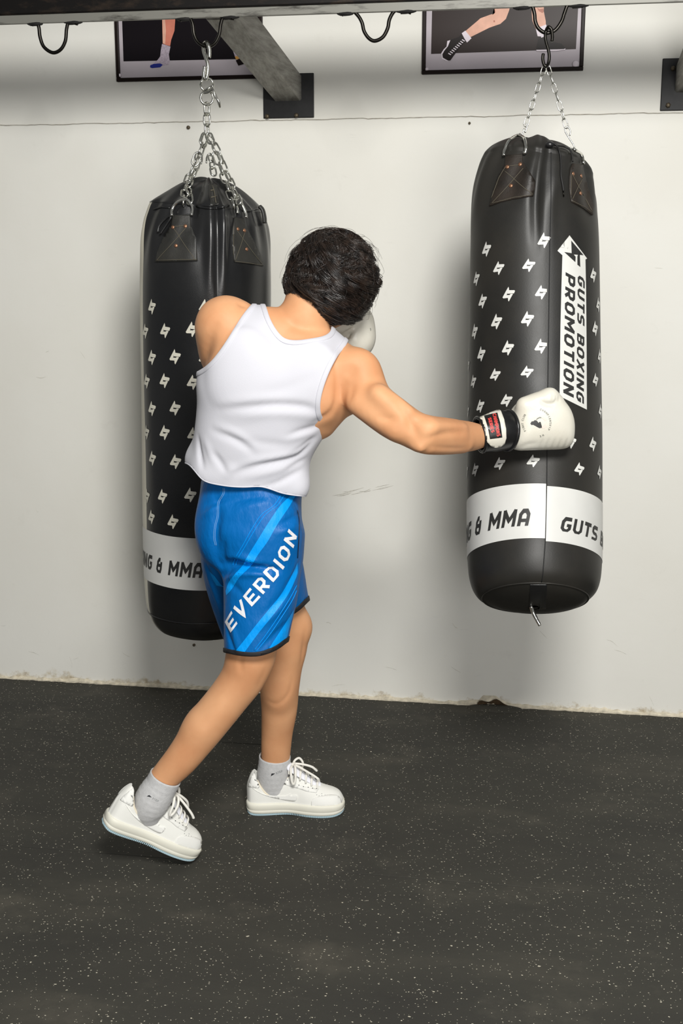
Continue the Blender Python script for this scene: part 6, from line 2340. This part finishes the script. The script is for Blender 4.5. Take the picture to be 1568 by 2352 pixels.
def locks(n, seglen, width, lift0, lift1, wave, seed, thmin, thmax, flat=.45, m=12, sides=5, clump=0, spread=.05):
    rg = np.random.default_rng(seed)
    V, F = [], []
    count = 0
    cth = rg.uniform(thmin, thmax, max(1, clump)); cph = rg.uniform(-math.pi, math.pi, max(1, clump))
    clen = rg.uniform(.75, 1.3, max(1, clump)); clift = rg.uniform(.5, 1.5, max(1, clump)); csw = rg.normal(.35, .45, max(1, clump))
    cp = rg.uniform(0, 6.28, max(1, clump)); cfr = rg.uniform(.8, 1.7, max(1, clump)); cw = rg.uniform(.5, 1.5, max(1, clump))
    for i in range(n):
        c = rg.integers(0, max(1, clump))
        t = np.linspace(0, 1, m)
        if clump:
            a0 = rg.normal(0, spread, 2)
            th0 = abs(cth[c] + a0[0]); ph0 = cph[c] + a0[1] / max(.25, math.sin(min(cth[c], 2.4)))
            L = seglen * clen[c] * rg.uniform(.85, 1.1); sw = csw[c]; fr = cfr[c]; p0 = cp[c]; wv = wave * cw[c]; li = clift[c] * rg.uniform(.8, 1.15)
            pull = 1 - .75 * t ** 1.5                      # the tips of a clump gather
            th0s = cth[c] + (th0 - cth[c]) * pull; ph0s = cph[c] + (ph0 - cph[c]) * pull
        else:
            th0s = rg.uniform(thmin, thmax); ph0s = rg.uniform(-math.pi, math.pi)
            L = seglen * rg.uniform(.7, 1.3); sw = rg.normal(.35, .4); fr = rg.uniform(.8, 1.8); p0 = rg.uniform(0, 6.28); wv = wave * rg.uniform(.5, 1.5); li = rg.uniform(.5, 1.4)
        th = th0s + L / .103 * t
        sn = np.maximum(np.sin(np.minimum(th, 2.3)), .35)
        ph = ph0s + (sw * t * L / .103 * .5 + wv * np.sin(fr * 6.28 * t + p0) * (.2 + t * .8) * .5 + wave_field(th, ph0s) * t) / sn
        lift = lift0 + (lift1 - lift0) * np.sin(np.pi * np.clip(t * .8, 0, 1)) * li + .006 * np.sin(fr * 6.28 * t + p0 + 1.5) * t * (wv / .3)
        P, nn = hp(th, ph, lift)
        q = P - HC
        loc = np.stack([q @ hx, q @ hy, q @ hz], -1)
        front = (loc[:, 1] > .055) & (loc[:, 2] < .03)
        low = loc[:, 2] < -.128 + .012 * math.sin(i * 1.7) + .28 * np.clip(loc[:, 0], 0, .1)
        bad = front | low
        if bad.any():
            k = int(np.argmax(bad))
            if k < 4: continue
            idx = np.linspace(0, k - 1, m)
            P = np.stack([np.interp(idx, np.arange(m), P[:, j]) for j in range(3)], 1)
            nn = np.stack([np.interp(idx, np.arange(m), nn[:, j]) for j in range(3)], 1)
        r = width * rg.uniform(.6, 1.3) * np.interp(t, [0, .1, .6, 1], [.6, 1, .85, .08])
        N3 = nn[:, 0:1] * hx + nn[:, 1:2] * hy + nn[:, 2:3] * hz
        T = np.gradient(P, axis=0); T /= np.linalg.norm(T, axis=1)[:, None] + 1e-9
        Bn = np.cross(T, N3); Bn /= np.linalg.norm(Bn, axis=1)[:, None] + 1e-9
        Nn = np.cross(Bn, T)
        ring = [P + r[:, None] * (math.cos(a) * Bn + math.sin(a) * Nn * flat) for a in np.arange(sides) * 2 * math.pi / sides]
        R = np.stack(ring, 1).reshape(-1, 3)
        V.append(R)
        for j in range(m - 1):
            for k in range(sides):
                k2 = (k + 1) % sides
                F.append((count + j * sides + k, count + j * sides + k2, count + (j + 1) * sides + k2, count + (j + 1) * sides + k))
        count += len(R)
    return np.vstack(V), F


parts_ = [locks(900, .060, .0055, .000, .008, .25, 1, .0, 2.2),
          locks(13000, .072, .0008, .003, .015, .55, 2, .0, 2.15, flat=.8, m=11, sides=3, clump=230, spread=.085),
          locks(6000, .066, .0008, .004, .017, .70, 5, .7, 2.3, flat=.8, m=11, sides=3, clump=120, spread=.065),
          locks(5000, .075, .0012, .000, .007, .35, 12, .9, 2.0, flat=.7, m=11, sides=3),
          locks(4500, .052, .0009, .003, .013, .55, 8, 1.5, 2.6, flat=.8, m=10, sides=3, clump=90, spread=.07)]
VV, FF = [], []
for v_, f_l in parts_:
    n_ = sum(len(v) for v in VV)
    VV.append(v_); FF += [tuple(i + n_ for i in f) for f in f_l]
o_ = mesh_obj('hair_locks', np.vstack(VV), FF, M['hair'], hair, kind='stuff')
# a few loose strands against the wall
g = Geo()
for k in range(110):
    th = rng.uniform(.0, 1.5); ph = rng.uniform(-math.pi, math.pi)
    t = np.linspace(0, 1, 9)
    P, nn = hp(th + .8 * t, ph + .5 * t + .2 * np.sin(5 * t + k), .008 + .026 * t * rng.uniform(.3, 1.1) + .010 * np.sin(3 * t))
    if (P[-1] - HC) @ hy > .06: continue
    g.tube(P, np.interp(t, [0, 1], [.0005, .0002]), 3, caps=False)
g.obj('loose_strands', M['hair'], hair, kind='stuff')
